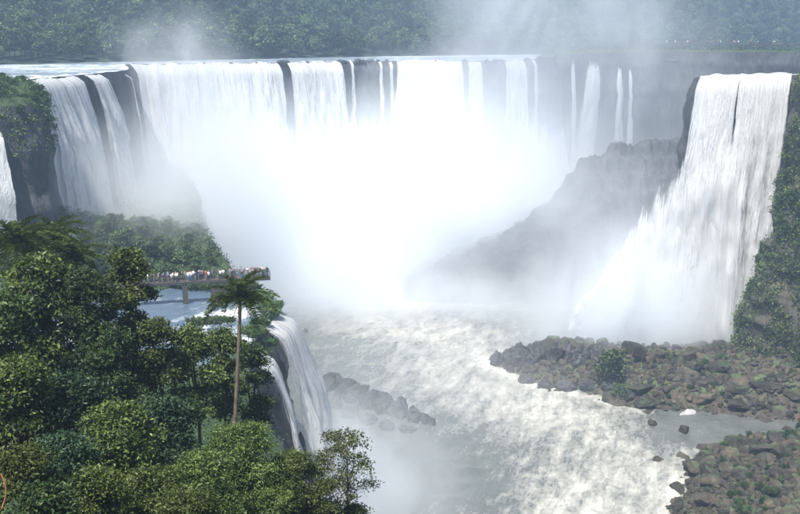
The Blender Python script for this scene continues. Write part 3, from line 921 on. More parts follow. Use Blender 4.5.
def branch_mesh(name, base, top, lobes, r0, rng, twigs=None, ntw=0, reach=0.8):
    base = np.array(base, float); top = np.array(top, float)
    t = np.linspace(0, 1, 7)[:, None]
    bend = np.array([rng.normal() * 0.5, rng.normal() * 0.5, 0])
    P = base + (top - base) * t + bend * np.sin(t * np.pi) * np.linalg.norm(top - base) * 0.08
    parts = [tube(P, np.linspace(r0, r0 * 0.45, 7), 7)]
    for l in lobes:
        c = l[:3]
        k = rng.uniform(0.55, 0.98)
        s0 = base + (top - base) * k + bend * math.sin(k * math.pi) * np.linalg.norm(top - base) * 0.08
        e = s0 + (c - s0) * reach
        m = (s0 + e) / 2 + np.array([0, 0, -0.1]) + rng.normal(size=3) * 0.12 * np.linalg.norm(e - s0)
        tt = np.linspace(0, 1, 6)[:, None]
        Q = (1 - tt) ** 2 * s0 + 2 * tt * (1 - tt) * m + tt ** 2 * e
        parts.append(tube(Q, np.linspace(r0 * 0.42, r0 * 0.14, 6), 5))
        if twigs is not None and ntw:
            dd = np.linalg.norm(twigs - c, axis=1)
            for j in np.argsort(dd)[:ntw * 3:3]:
                q0 = Q[rng.integers(3, 6)]
                parts.append(tube(np.array([q0, (q0 + twigs[j]) / 2 + rng.normal(size=3) * 0.05, twigs[j]]), [r0 * 0.12, r0 * 0.08, r0 * 0.04], 4))
    v, f = join(parts)
    return mesh_np(name, v, f, True)

def ray_at(px, py, Y):
    """world X, Z of a bearing in the 800x514 photograph at depth Y"""
    dy = 257.0 - py
    yc = 1000 * math.cos(PITCH) + dy * math.sin(PITCH)
    zc = -1000 * math.sin(PITCH) + dy * math.cos(PITCH)
    return (px - 400) * Y / yc, CAM[2] + zc * Y / yc

def bz(x, y):
    return float(bank_z(np.array([float(x)]), np.array([float(y)]))[0])

def broadleaf(px, ytop, Y, rx, h, nl, leafmat, leaf, tips, per, label, name="broadleaf_tree", aspect=0.5, spread=0.22, seed=0, group=None, rmin=0.25, rmax=0.42, twigs=0, up=0.7, r0=0.16, taper=0.35, jitter=0.8):
    rng = np.random.default_rng(seed + 100)
    X, zt = ray_at(px, ytop, Y)
    zb = min(bz(X, Y) - 0.4, zt - h - 0.6)
    root = empty(name, (X, Y, zb))
    tag(root, label, "tree" if name != "bush" else "bush", group)
    H = zt - zb
    lobes = make_lobes(rx, h, nl, rng, rmin, rmax, taper)
    lobes[:, 2] += H
    me, tp = crown_mesh("crown", lobes, tips, per, spread, leaf, aspect, rng, up=up, jitter=jitter)
    obj("crown", me, leafmat, root)
    tm = branch_mesh("trunk", (0, 0, -0.3), (0.2, 0.1, H - h * 0.35), lobes, r0, rng, tp, twigs)
    obj("trunk", tm, M['bark'], root)
    return root

FG = [
 # px, ytop, Y, rx, h, lobes, leaf material, leaf length, tips, per, label
 (38, 254, 58, 3.3, 8.5, 16, 'leaf_b', 0.30, 620, 26, "broad round crowned tree with big glossy leaves under the feathery palms"),
 (84, 270, 57, 2.3, 9.0, 12, 'leaf_a', 0.24, 480, 26, "dark leafy tree squeezed between the round tree and the vine draped tree"),
 (6, 296, 52, 2.3, 7.0, 12, 'leaf_a', 0.28, 420, 26, "dark tree leaning in below the feathery palms"),
 (126, 250, 60, 1.9, 11.0, 16, 'leaf_c', 0.26, 640, 24, "tall narrow vine draped tree standing before the walkway"),
 (104, 322, 56, 2.2, 7.0, 12, 'leaf_a', 0.22, 460, 26, "shaded tree at the foot of the vine draped tree"),
 (152, 318, 59, 1.8, 8.0, 12, 'leaf_c', 0.24, 420, 24, "loose olive tree between the vine draped tree and the pool"),
 (188, 326, 62, 2.3, 7.0, 12, 'leaf_c', 0.24, 460, 24, "pale olive tree just below the terrace pool"),
 (222, 330, 66, 1.8, 7.0, 10, 'leaf_c', 0.24, 380, 24, "speckled light tree beside the tall palm trunk"),
 (252, 346, 70, 1.5, 7.0, 9, 'leaf_a', 0.22, 380, 26, "dark tree between the tall palm and the near falls"),
 (160, 398, 47, 2.6, 6.0, 13, 'leaf_d', 0.22, 560, 26, "deep green tree in the hollow below the olive trees"),
 (66, 372, 46, 2.5, 6.0, 13, 'leaf_d', 0.22, 560, 26, "blue green feathery tree below the round crowned tree"),
 (12, 356, 44, 2.2, 6.0, 12, 'leaf_b', 0.24, 480, 26, "bright leafy tree hanging over the dark hollow"),
 (112, 404, 41, 2.1, 5.5, 12, 'leaf_b', 0.20, 520, 26, "mid green tree growing amid the thicket"),
]
for i, a in enumerate(FG):
    px, yt, Y, rx, h, nl, mt, leaf, tips, per, lab = a
    broadleaf(px, yt, Y, rx, h, nl, M[mt], leaf, tips, per, lab, seed=i, spread=0.26)
BU = [
 (236, 424, 43, 2.5, 5.0, 15, 'leaf_c', 0.13, 900, 30, "wide fine leaved olive bush in front of the palm foot"),
 (292, 452, 44, 1.7, 4.0, 11, 'leaf_c', 0.13, 560, 30, "fine leaved olive bush beside the dark wet rock"),
 (196, 452, 39, 2.0, 4.5, 12, 'leaf_c', 0.13, 620, 30, "fine leaved bush left of the wide olive bush"),
 (142, 470, 36, 1.9, 4.5, 12, 'leaf_b', 0.15, 520, 30, "light green bush between the fine leaved bushes and the thicket"),
 (62, 432, 36, 1.9, 4.5, 12, 'leaf_d', 0.16, 520, 28, "blue green bush below the feathery tree"),
 (18, 446, 33, 1.5, 4.0, 10, 'leaf_c', 0.15, 420, 28, "small pale bush behind the rusty hooked vine"),
 (92, 468, 33, 1.6, 4.0, 10, 'leaf_b', 0.15, 440, 28, "bright bush spilling over the slope amid the thicket"),
 (40, 484, 30, 1.3, 3.0, 9, 'leaf_a', 0.14, 360, 28, "dark low bush below the small pale bush"),
 (262, 488, 41, 1.6, 3.5, 10, 'leaf_b', 0.13, 460, 30, "green bush under the wide olive bush"),
 (186, 492, 34, 1.6, 3.0, 10, 'leaf_c', 0.13, 460, 30, "low olive bush under the fine leaved bushes"),
 (322, 482, 44, 0.9, 3.0, 7, 'leaf_c', 0.13, 260, 28, "small olive bush at the foot of the open airy tree"),
 (352, 506, 46, 0.8, 2.0, 6, 'leaf_a', 0.16, 160, 26, "little dark bush on the drop below the airy tree"),
]
for i, a in enumerate(BU):
    px, yt, Y, rx, h, nl, mt, leaf, tips, per, lab = a
    broadleaf(px, yt, Y, rx, h, nl, M[mt], leaf, tips, per, lab, name="bush", seed=40 + i, spread=0.17, r0=0.09, jitter=1.0)
# airy small tree on the edge of the drop
broadleaf(343, 428, 46, 1.85, 4.4, 18, M['leaf_b'], 0.14, 240, 17, "open airy little tree with bare stem on the edge of the gorge", seed=77, spread=0.15, rmin=0.22, rmax=0.34, twigs=6, r0=0.07)

# undergrowth covering the near slope
rng = np.random.default_rng(5)
n = 2600
uy = rng.uniform(26, 128, n)
ue = np.interp(uy, [b for a, b in EDGE], [a for a, b in EDGE])
ux = ue - rng.uniform(0, 1, n) ** 1.1 * (6 + uy * 0.42)
uz = bank_z(ux, uy) + rng.uniform(0.1, 1.5, n)
v, f, tint = leaf_cloud(np.stack([ux, uy, uz], 1), np.repeat([[0.2, -0.2, 1.0]], n, 0), 24, 0.55, 0.26, 0.45, rng)
tag(obj("undergrowth", mesh_np("undergrowth", v, f, False, attrs={"tint": tint}), M['leaf_a']), kind="stuff")

# palms ------------------------------------------------------------
def frond_mesh(length, droop, pairs, leaflet, rng):
    t = np.linspace(0, 1, 12)
    x = length * (t - 0.12 * droop * t ** 3)
    z = length * (0.55 * t - (0.55 + 0.62 * droop) * t ** 2.1)
    P = np.stack([x, np.zeros(12), z], 1)
    parts = [tube(P, np.linspace(0.035, 0.008, 12), 4)]
    V, F = parts[0]
    tints = [np.full(len(V), 0.4)]
    vs_, fs_, o = [V], [F], len(V)
    for k in range(pairs):
        tk = 0.14 + 0.86 * k / (pairs - 1)
        p = np.array([np.interp(tk, t, P[:, j]) for j in range(3)])
        l = leaflet * (0.45 + 0.9 * math.sin(math.pi * min(1, 0.16 + 0.80 * tk))) * rng.uniform(0.8, 1.15)
        for sgn in (-1, 1):
            d = np.array([0.62 + rng.normal() * 0.15, sgn * (0.75 + rng.normal() * 0.12), rng.uniform(-0.45, 0.5)])
            d /= np.linalg.norm(d)
            wv_ = np.array([0.03, 0.0, 0.02])
            mid = p + d * l * 0.55
            tip = p + d * l + np.array([0, 0, -0.34 * l])
            vs_.append(np.array([p - wv_, p + wv_, mid + wv_ * 1.2, tip, mid - wv_ * 1.2]))
            fs_.append(np.array([[o, o + 1, o + 2, o + 4]]))
            fs_.append(np.array([[o + 4, o + 2, o + 3, o + 3]]))
            tints.append(np.full(5, rng.uniform(0.2, 0.9)))
            o += 5
    F_ = np.vstack(fs_)
    V_ = np.vstack(vs_)
    me = bpy.data.meshes.new("frond")
    me.from_pydata([tuple(a) for a in V_], [], [tuple(dict.fromkeys(map(int, q))) for q in F_])
    a = me.attributes.new("tint", 'FLOAT', 'POINT')
    a.data.foreach_set("value", np.concatenate(tints).astype(np.float32))
    me.materials.append(M['leaf_palm'])
    return me

rngp = np.random.default_rng(11)
FRONDS = [frond_mesh(2.7, d, 46, 0.55, rngp) for d in (0.55, 0.8, 1.1, 1.4)]

def palm(px, ytop, Y, s, nf, trunk_len, label, name="palm_tree", lean=(0.0, 0.0), seed=0, spear=True):
    rng = np.random.default_rng(seed)
    X, zc = ray_at(px, ytop, Y)
    zb = min(bz(X, Y) - 0.3, zc - trunk_len)
    root = empty(name, (X - lean[0], Y - lean[1], zb))
    tag(root, label, "palm")
    H = zc - zb
    t = np.linspace(0, 1, 22)[:, None]
    P = np.hstack([lean[0] * t ** 1.6 + 0.12 * np.sin(t * 5.0 + seed), lean[1] * t ** 1.6, H * t])
    P[:, 0] -= P[-1, 0] - lean[0]
    r = 0.17 - 0.05 * t[:, 0]
    r = r * (1 + 0.07 * np.sin(np.arange(22) * 2.2))
    v, f = tube(P, r * s ** 0.5, 8)
    obj("trunk", mesh_np("trunk", v, f, True), M['bark_palm'], root)
    for k in range(nf):
        o = bpy.data.objects.new("frond", FRONDS[k % 4] if k > nf * 0.3 else FRONDS[k % 2])
        o.parent = root
        o.location = (lean[0], lean[1], H - 0.05 + 0.12 * (1 - k / nf))
        tilt = -1.25 + 1.45 * (k / nf) ** 0.8           # the young ones stand up, old ones hang
        o.rotation_euler = Euler((rng.uniform(-0.3, 0.3), tilt + rng.uniform(-0.12, 0.12), k * 2.399 + rng.uniform(-0.2, 0.2)), 'XYZ')
        q = s * rng.uniform(0.85, 1.1)
        o.scale = (q, q, q)
        COL.objects.link(o)
    return root

palm(240, 303, 62, 0.9, 20, 9.0, "tall slender palm with bare trunk standing before the lookout platform", lean=(0.55, 0.0), seed=3)
palm(16, 250, 66, 1.15, 20, 6.0, "feathery palm rising over the broad round tree", seed=4)
palm(52, 244, 72, 1.05, 20, 6.0, "feathery palm whose fronds arch before the wooded knoll", seed=5)
palm(76, 264, 68, 0.9, 16, 5.0, "drooping palm half buried in the dark leafy tree", seed=6)

# rusty hooked vine in the corner
Xv, Zv = ray_at(2, 494, 24)
tv = np.linspace(0, 1, 14)
Pv = np.stack([-0.12 + 0.22 * np.sin(tv * 2.6), 0.05 * tv, -0.55 + 1.1 * tv], 1)
v, f = tube(Pv, np.full(14, 0.022), 6)
root = obj("hanging_vine", mesh_np("hanging_vine", v, f, True), M['vine'])
root.location = (Xv, 24, Zv)
tag(root, "rusty brown hooked vine stem curving in front of the thicket", "vine")

# shrubs on knoll, cliff and ledges --------------------------------
def shrub_proto(seed, rx, h, leaf, tips, per):
    rng = np.random.default_rng(seed)
    lobes = make_lobes(rx, h, 7, rng, 0.34, 0.55)
    lobes[:, 2] += h + 0.4
    me, tp = crown_mesh("crown", lobes, tips, per, 0.30, leaf, 0.6, rng)
    tm = branch_mesh("trunk", (0, 0, -0.8), (0, 0, h * 0.7), lobes[:4], 0.12, rng)
    tm.materials.append(M['bark'])
    return me, tm
SHR = [shrub_proto(200 + k, 2.1, 2.6 + 0.5 * (k % 3), 0.42, 90, 14) for k in range(5)]
def crown_with(me, mat):
    c = me.copy(); c.materials.clear(); c.materials.append(mat); return c
SHR_MAT = {m_: [crown_with(a, M[m_]) for a, b in SHR] for m_ in ('leaf_far', 'leaf_grass', 'leaf_a')}
def shrub(x, y, z, s, k, mat, label, group, cat="bush", name="shrub"):
    r = empty(name, (x, y, z), random.uniform(0, 6.28), s)
    tag(r, label, cat, group)
    c = bpy.data.objects.new("crown", SHR_MAT[mat][k % 5]); c.parent = r; COL.objects.link(c)
    t_ = bpy.data.objects.new("trunk", SHR[k % 5][1]); t_.parent = r; COL.objects.link(t_)
    return r
rs = random.Random(9)
k = 0
for gy_ in np.arange(181, 232, 3.4):
    for gx_ in np.arange(-84, -36, 3.4):
        x = gx_ + rs.uniform(-1.2, 1.2); y = gy_ + rs.uniform(-1.2, 1.2)
        e = float(np.interp(y, [b for a, b in EDGE], [a for a, b in EDGE]))
        z = bz(x, y)
        if x > e - 0.6 or (x < -66 and y > 205) or (y < 184 and x > -45 and z < 40.6) or (y > 222 and x < -60): continue
        shrub(x, y, z - 0.3, rs.uniform(0.6, 0.95) * min(1.0, 0.45 + (e - x) / 16), k, 'leaf_far', "rounded grey green treelet crowding the wooded knoll behind the walkway", "treelets on the wooded knoll", "tree", "knoll_treelet")
        k += 1
for j in range(120):
    u = rs.uniform(0, 1)
    i = int(75 + u * 75)
    p = LIPR[i]
    inn = rs.uniform(-0.6, 14)
    x, y = p[0] - LIPN[i, 0] * inn, p[1] - LIPN[i, 1] * inn
    if y > 216: continue
    shrub(x, y, p[2] - 0.5 - (1.0 if inn < 0.6 else 0) + 0.16 * inn, rs.uniform(0.35, 0.68), j, rs.choice(['leaf_grass', 'leaf_a']), "low green shrub on top of the cliff by the side wall falls", "shrubs on the cliff top")
# plants hanging on the cliff faces: one mass each
def cliff_plants(name, Pth, Nn, i0, i1, vlo, vhi, zbot, n, per, leaf, flare, mat, seed, outm=(0.0, 2.0), dens=0.0):
    rng = np.random.default_rng(seed)
    i = rng.integers(i0, i1, n * 2)
    vv = vlo + (vhi - vlo) * rng.uniform(0, 1, n * 2)
    zz = Pth[i, 2] + (zbot - Pth[i, 2]) * vv
    xx = Pth[i, 0]; yy = Pth[i, 1]
    keep = fbm(np.stack([xx * 0.12, yy * 0.12, zz * 0.06], 1), 3, seed) > dens
    i, vv, zz, xx, yy = [a[keep][:n] for a in (i, vv, zz, xx, yy)]
    off = flare * vv ** 1.6 + rng.uniform(outm[0], outm[1], len(i))
    t = np.stack([xx + Nn[i, 0] * off, yy + Nn[i, 1] * off, zz], 1)
    ow = np.stack([Nn[i, 0], Nn[i, 1], np.full(len(i), 0.3)], 1)
    v, f, tint = leaf_cloud(t, ow, per, 0.42, leaf, 0.6, rng, up=0.5)
    tag(obj(name, mesh_np(name, v, f, False, attrs={"tint": tint}), mat), kind="stuff")
cliff_plants("hanging_plants", LIPR, LIPN, 40, 150, 0.0, 0.13, -2, 700, 14, 0.5, 7.0, M['leaf_grass'], 301, (-0.3, 1.8))
# the green cliff: plants rooted on the surface that was built
gv = np.empty(len(green_cliff.data.vertices) * 3, dtype=np.float32)
green_cliff.data.vertices.foreach_get("co", gv)
gv = gv.reshape(-1, 3).astype(np.float64)
rng = np.random.default_rng(302)
sel = rng.choice(len(gv), 26000, replace=False)
sel = sel[(fbm(gv[sel] * np.array([0.09, 0.09, 0.045]), 3, 87) > 0.44 - 0.16 * (gv[sel][:, 2] < 34)) & (gv[sel][:, 0] < 125)]
pp = gv[sel] + np.array([-0.25, -0.25, 0.1])
v, f, tint = leaf_cloud(pp, np.repeat([[-0.6, -0.6, 0.5]], len(pp), 0), 10, 0.5, 0.62, 0.6, rng)
tag(obj("cliff_plants", mesh_np("cliff_plants", v, f, False, attrs={"tint": tint}), M['leaf_b']), kind="stuff")
sel = rng.choice(len(gv), 4200, replace=False)
sel = sel[(gv[sel][:, 0] < 118)]
li = 0
for q in gv[sel]:
    if fbm(q[None, :] * np.array([[0.09, 0.09, 0.045]]), 3, 87)[0] < 0.52 or q[2] < 5: continue
    li += 1
    if li > 130: break
    shrub(q[0] - 0.2, q[1] - 0.2, q[2] - 0.8, rs.uniform(0.45, 0.85), li, rs.choice(['leaf_grass', 'leaf_a']), "green bush clinging to the steep cliff beside the great right fall", "bushes clinging to the green cliff")

# grass and herbs on the bare ground of cliff top, knoll and right-hand cliff: one mass each
def herb_layer(name, xs, ys, zs, per, spread, leaf, mat, seed):
    rng = np.random.default_rng(seed)
    v, f, tint = leaf_cloud(np.stack([xs, ys, zs], 1), np.repeat([[0.0, -0.3, 1.0]], len(xs), 0), per, spread, leaf, 0.4, rng, up=0.4, jitter=1.0)
    tag(obj(name, mesh_np(name, v, f, False, attrs={"tint": tint}), mat), kind="stuff")
rng = np.random.default_rng(321)
kk = rng.choice(KX.size, 1300, replace=False)
herb_layer("cliff_top_herbs", KX.ravel()[kk] + rng.normal(size=1300) * .3, KY.ravel()[kk] + rng.normal(size=1300) * .3, KZ.ravel()[kk] + rng.uniform(0.0, 0.7, 1300), 9, 0.4, 0.5, M['leaf_grass'], 322)
n = 2600
ky = rng.uniform(178, 262, n)
ke = np.interp(ky, [b for a, b in EDGE], [a for a, b in EDGE])
kx_ = ke - rng.uniform(0, 1, n) ** 1.2 * 46
herb_layer("knoll_herbs", kx_, ky, bank_z(kx_, ky) + rng.uniform(0.0, 0.8, n), 9, 0.5, 0.55, M['leaf_far'], 323)
kk = rng.choice(TX.size, 900, replace=False)
herb_layer("cliff_crown_herbs", TX.ravel()[kk] + rng.normal(size=900) * .8, TY.ravel()[kk] + rng.normal(size=900) * .8, TZ.ravel()[kk] + rng.uniform(0.0, 1.2, 900), 9, 0.8, 0.7, M['leaf_b'], 324)

# grass tufts ------------------------------------------------------
def tuft_mesh(seed, r, h, n):
    rng = np.random.default_rng(seed)
    V, F, T = [], [], []
    for k in range(n):
        a, rr = rng.uniform(0, 6.28), r * math.sqrt(rng.uniform(0, 1))
        b = np.array([rr * math.cos(a), rr * math.sin(a), 0])
        ln = h * rng.uniform(0.6, 1.2)
        out = np.array([math.cos(a), math.sin(a), 0]) * rng.uniform(0.2, 0.9) * ln * (0.4 + rr / r)
        sd_ = np.array([-math.sin(a + rng.normal()), math.cos(a), 0]) * 0.05 * (1 + h)
        m_ = b + out * 0.4 + np.array([0, 0, ln * 0.75]); e_ = b + out + np.array([0, 0, ln * rng.uniform(0.5, 1.0)])
        o = len(V)
        V += [b - sd_, b + sd_, m_ + sd_, m_ - sd_, e_]
        F += [(o, o + 1, o + 2, o + 3), (o + 3, o + 2, o + 4)]
        T += [rng.uniform(0.2, 0.95)] * 5
    me = bpy.data.meshes.new("grass_tuft")
    me.from_pydata([tuple(x) for x in V], [], F)
    a_ = me.attributes.new("tint", 'FLOAT', 'POINT'); a_.data.foreach_set("value", np.array(T, dtype=np.float32))
    me.materials.append(M['leaf_grass'])
    return me
TUFT = [tuft_mesh(400 + k, 0.9, 0.9, 130) for k in range(3)]
def tuft(x, y, z, s, k, label, group):
    o = bpy.data.objects.new("grass_tuft", TUFT[k % 3]); o.location = (x, y, z); o.scale = (s, s, s * 0.9); o.rotation_euler = (0, 0, rs.uniform(0, 6))
    COL.objects.link(o); tag(o, label, "grass", group); return o
for j in range(7):
    tuft(-33.5 + j * 0.85 + rs.uniform(-.4, .4), 157.5 + rs.uniform(-1.5, 1.5), 40.5, rs.uniform(0.9, 1.5), j, "green grass tuft on the islet in the terrace pool", "tufts on the pool islet")
for j in range(9):
    tuft(-40 + j * 1.7 + rs.uniform(-.8, .8), 179 + rs.uniform(-2, 2), 41.0, rs.uniform(1.2, 1.9), j, "green grass tuft on the far side of the pool under the walkway", "tufts under the walkway")
for j in range(34):
    yy = rs.uniform(147, 169)
    e = float(np.interp(yy, [b for a, b in EDGE], [a for a, b in EDGE]))
    d_ = rs.uniform(-0.9, 2.2)
    tuft(e - d_, yy, (41.0 if d_ > 0 else 39.0 + rs.uniform(-2.5, 0.6)), rs.uniform(0.8, 1.5), j, "long grass tuft on the ledge where the near fall pours off", "tufts on the fall ledge")

# far forest -------------------------------------------------------
def forest_proto(seed, rx, h):
    rng = np.random.default_rng(seed)
    lobes = make_lobes(rx, h, 9, rng, 0.32, 0.5, 0.5)
    lobes[:, 2] += h + 2.0
    me, tp = crown_mesh("crown", lobes, 330, 6, 0.34, 0.62, 0.7, rng)
    me.materials.append(M['leaf_far'])
    tm = branch_mesh("trunk", (0, 0, -1.5), (0, 0, h * 0.8 + 1), lobes[:3], 0.16, rng)
    tm.materials.append(M['bark'])
    return me, tm
FOR = [forest_proto(500 + k, 2.9 + 0.35 * (k % 3), 5.0 + 0.9 * (k % 4)) for k in range(6)]
rngf = np.random.default_rng(21)
cx, cy_ = np.meshgrid(np.arange(-260, 520, 8.2), np.arange(330, 980, 8.2))
cx = cx.ravel() + rngf.uniform(-2.2, 2.2, cx.size); cy_ = cy_.ravel() + rngf.uniform(-2.2, 2.2, cy_.size)
cz, cd = hill_z(cx, cy_)
ok = (cd > 3) & (np.abs(cx) < 0.47 * cy_ + 15) & (cd < 330)
cx, cy_, cz, cd = cx[ok], cy_[ok], cz[ok], cd[ok]
pxs = 400 + cx * 1020 / cy_
score = cy_ + np.where(pxs < -15, 9999, 0) + np.where(pxs > 560, 400, 0) + cd * 0.6
order = np.argsort(score)
near_, rest_ = order[:290], order[290:]
for j, i in enumerate(near_):
    r = empty("forest_tree", (cx[i], cy_[i], cz[i] - 0.3), float(rngf.uniform(0, 6.28)), float(rngf.uniform(0.9, 1.7)))
    tag(r, "dense green tree at the front of the forest beyond the upper river", "tree", "trees along the far river bank")
    for nm, me in zip(("crown", "trunk"), FOR[j % 6]):
        o = bpy.data.objects.new(nm, me); o.parent = r; COL.objects.link(o)

def scatter_nodes(name, src_meshes, pts, scales, rots):
    """one object whose points carry copies of the source meshes (geometry nodes)"""
    me = bpy.data.meshes.new(name)
    me.vertices.add(len(pts)); me.vertices.foreach_set("co", np.ascontiguousarray(pts, dtype=np.float32).ravel())
    for an, av in (("sc", scales), ("rz", rots)):
        a = me.attributes.new(an, 'FLOAT', 'POINT'); a.data.foreach_set("value", np.asarray(av, dtype=np.float32))
    pk = me.attributes.new("pick", 'INT', 'POINT'); pk.data.foreach_set("value", np.arange(len(pts), dtype=np.int32) % len(src_meshes))
    o = obj(name, me)
    g = bpy.data.node_groups.new(name, 'GeometryNodeTree')
    g.interface.new_socket("Geometry", in_out='INPUT', socket_type='NodeSocketGeometry')
    g.interface.new_socket("Geometry", in_out='OUTPUT', socket_type='NodeSocketGeometry')
    nin = g.nodes.new("NodeGroupInput"); nout = g.nodes.new("NodeGroupOutput")
    ip = g.nodes.new("GeometryNodeInstanceOnPoints")
    gi = g.nodes.new("GeometryNodeGeometryToInstance")
    for so in src_meshes:
        oi = g.nodes.new("GeometryNodeObjectInfo"); oi.inputs["Object"].default_value = so; oi.transform_space = 'ORIGINAL'
        g.links.new(oi.outputs["Geometry"], gi.inputs[0])
    def named(nm, ty):
        nd = g.nodes.new("GeometryNodeInputNamedAttribute"); nd.data_type = ty; nd.inputs["Name"].default_value = nm
        return nd.outputs["Attribute"]
    cv = g.nodes.new("ShaderNodeCombineXYZ"); g.links.new(named("rz", 'FLOAT'), cv.inputs["Z"])
    cs = g.nodes.new("ShaderNodeCombineXYZ")
    sc_ = named("sc", 'FLOAT')
    for ax in "XYZ": g.links.new(sc_, cs.inputs[ax])
    g.links.new(nin.outputs[0], ip.inputs["Points"])
    g.links.new(gi.outputs[0], ip.inputs["Instance"])
    ip.inputs["Pick Instance"].default_value = True
    g.links.new(named("pick", 'INT'), ip.inputs["Instance Index"])
    g.links.new(cv.outputs[0], ip.inputs["Rotation"])
    g.links.new(cs.outputs[0], ip.inputs["Scale"])
    g.links.new(ip.outputs[0], nout.inputs[0])
    md = o.modifiers.new("scatter", 'NODES'); md.node_group = g
    tag(o, kind="stuff")
    return o
src = [o for o in COL.objects if o.name.startswith("crown") and o.data in [a for a, b in FOR]]
seen, srcs = set(), []
for o in src:
    if o.data.name not in seen:
        seen.add(o.data.name); srcs.append(o)
scatter_nodes("forest", srcs, np.stack([cx[rest_], cy_[rest_], cz[rest_] - 0.3], 1), rngf.uniform(0.9, 1.7, len(rest_)), rngf.uniform(0, 6.28, len(rest_)))

# grass and scrub along the rim island
rng = np.random.default_rng(31)
n = 1500
ix = rng.uniform(58, 260, n); iy = rng.uniform(372, 448, n)
sdI = poly_sd(ix, iy, ISL)
kk = (sdI > -0.5) & (sdI < 14)
ix, iy, sdI = ix[kk], iy[kk], sdI[kk]
iz = 76.0 + 4.6 * sstep(-3, 5, sdI) + 0.4 + rng.uniform(0, 1.4, len(ix))
v, f, tint = leaf_cloud(np.stack([ix, iy, iz], 1), np.repeat([[0, -0.3, 1.0]], len(ix), 0), 12, 0.9, 0.9, 0.4, rng)
tag(obj("rim_scrub", mesh_np("rim_scrub", v, f, False, attrs={"tint": tint}), M['leaf_grass']), kind="stuff")
#--ROCKS--
# ================================================================== rocks
def boulder_mesh(seed, sub=3, jag=0.28):
    rng = np.random.default_rng(seed)
    bm = bmesh.new()
    bmesh.ops.create_icosphere(bm, subdivisions=sub, radius=1.0)
    me = bpy.data.meshes.new("boulder")
    bm.to_mesh(me); bm.free()
    n = len(me.vertices)
    c = np.empty(n * 3, dtype=np.float32); me.vertices.foreach_get("co", c)
    c = c.reshape(-1, 3).astype(np.float64)
    for _ in range(9):
        d = unit(rng.normal(size=3)); h = rng.uniform(0.42, 0.8)
        k = c @ d
        c = c - np.maximum(k - h, 0)[:, None] * d[None, :] * 0.94
    st = ridged(c * np.array([2.0, 2.0, 0.9]) + seed, 4, seed)
    c = c * (1 + jag * (st - 0.5)[:, None] + 0.5 * jag * (fbm(c * 4.2 + seed, 3, seed) - 0.5)[:, None])
    c = c / np.abs(c).max(axis=0)
    me.vertices.foreach_set("co", c.astype(np.float32).ravel())
    me.polygons.foreach_set("use_smooth", np.zeros(len(me.polygons), dtype=bool))
    me.update()
    me.materials.append(M['boulder'])
    return me
BOL = [boulder_mesh(600 + k) for k in range(8)]
WET = []
for k in range(6):
    c_ = boulder_mesh(650 + k, 4, 0.75); c_.materials.clear(); c_.materials.append(M['wet_basalt']); WET.append(c_)
t_ = NT("pale_slab_stone")
n_ = t_.noise(1.2, 5, t_.coord("Object"))
PALE = BOL[2].copy(); PALE.materials.clear(); PALE.materials.append(t_.surf(t_.principled(t_.ramp(n_, [(0.3, (0.26, 0.25, 0.26)), (0.7, (0.48, 0.46, 0.46))]), 0.8)))

def boulder(me, x, y, z, sc, label, group=None, rot=None, name="boulder"):
    o = bpy.data.objects.new(name, me)
    o.location = (x, y, z); o.scale = sc
    o.rotation_euler = rot or (rs.uniform(-0.35, 0.35), rs.uniform(-0.35, 0.35), rs.uniform(0, 6.28))
    COL.objects.link(o)
    tag(o, label, "rock", group)
    return o

def ground_at(px, py, z=0.0):
    dy = 257.0 - py
    yc = 1000 * math.cos(PITCH) + dy * math.sin(PITCH)
    zc = -1000 * math.sin(PITCH) + dy * math.cos(PITCH)
    Y = (z - CAM[2]) / zc * yc
    return (px - 400) * Y / yc, Y

def shz(x, y):
    return float(shore_z(np.array([float(x)]), np.array([float(y)]))[0][0])

# the blocks at the end of the promontory
PROM = [(497, 366, 2.6, 2.2, 3.2), (509, 368, 2.4, 2.2, 3.2), (522, 372, 3.2, 2.6, 4.2), (536, 374, 3.4, 2.6, 5.0), (552, 376, 3.4, 2.8, 5.2), (567, 376, 3.0, 2.6, 4.4), (580, 380, 3.2, 2.6, 4.2),
        (594, 378, 3.0, 2.5, 3.6), (526, 384, 2.4, 2.0, 2.0), (545, 388, 2.6, 2.0, 2.0), (566, 390, 2.6, 2.0, 2.0), (588, 392, 2.6, 2.0, 1.8), (610, 396, 2.6, 2.0, 1.8), (628, 402, 2.8, 2.0, 1.8), (606, 384, 2.6, 2.2, 2.8)]
for j, (px, py, a, b, c) in enumerate(PROM):
    x, y = ground_at(px, py)
    boulder(WET[j % 6], x, y, max(shz(x, y), 0) + c * 0.25, (a, b, c), "large dark angular block at the tip of the rocky promontory in the rapids", "blocks on the promontory tip")
for px, py, a, c, lab in ((640, 364, 2.2, 2.8, "rounded grey rock knob behind the green bush on the promontory"), (657, 364, 3.0, 2.8, "tall round topped grey rock on the skyline of the promontory"), (684, 366, 3.8, 2.2, "long low grey rock on the skyline below the great right fall")):
    x, y = ground_at(px, py, 4)
    boulder(BOL[3], x, y, shz(x, y) + c * 0.35, (a, a * 0.8, c), lab)
x, y = ground_at(691, 407, 1.5)
boulder(PALE, x, y, shz(x, y) + 0.5, (3.2, 2.0, 0.9), "pale flat slab lying at the edge of the inlet", rot=(0.15, 0.1, 0.4), name="flat_rock")
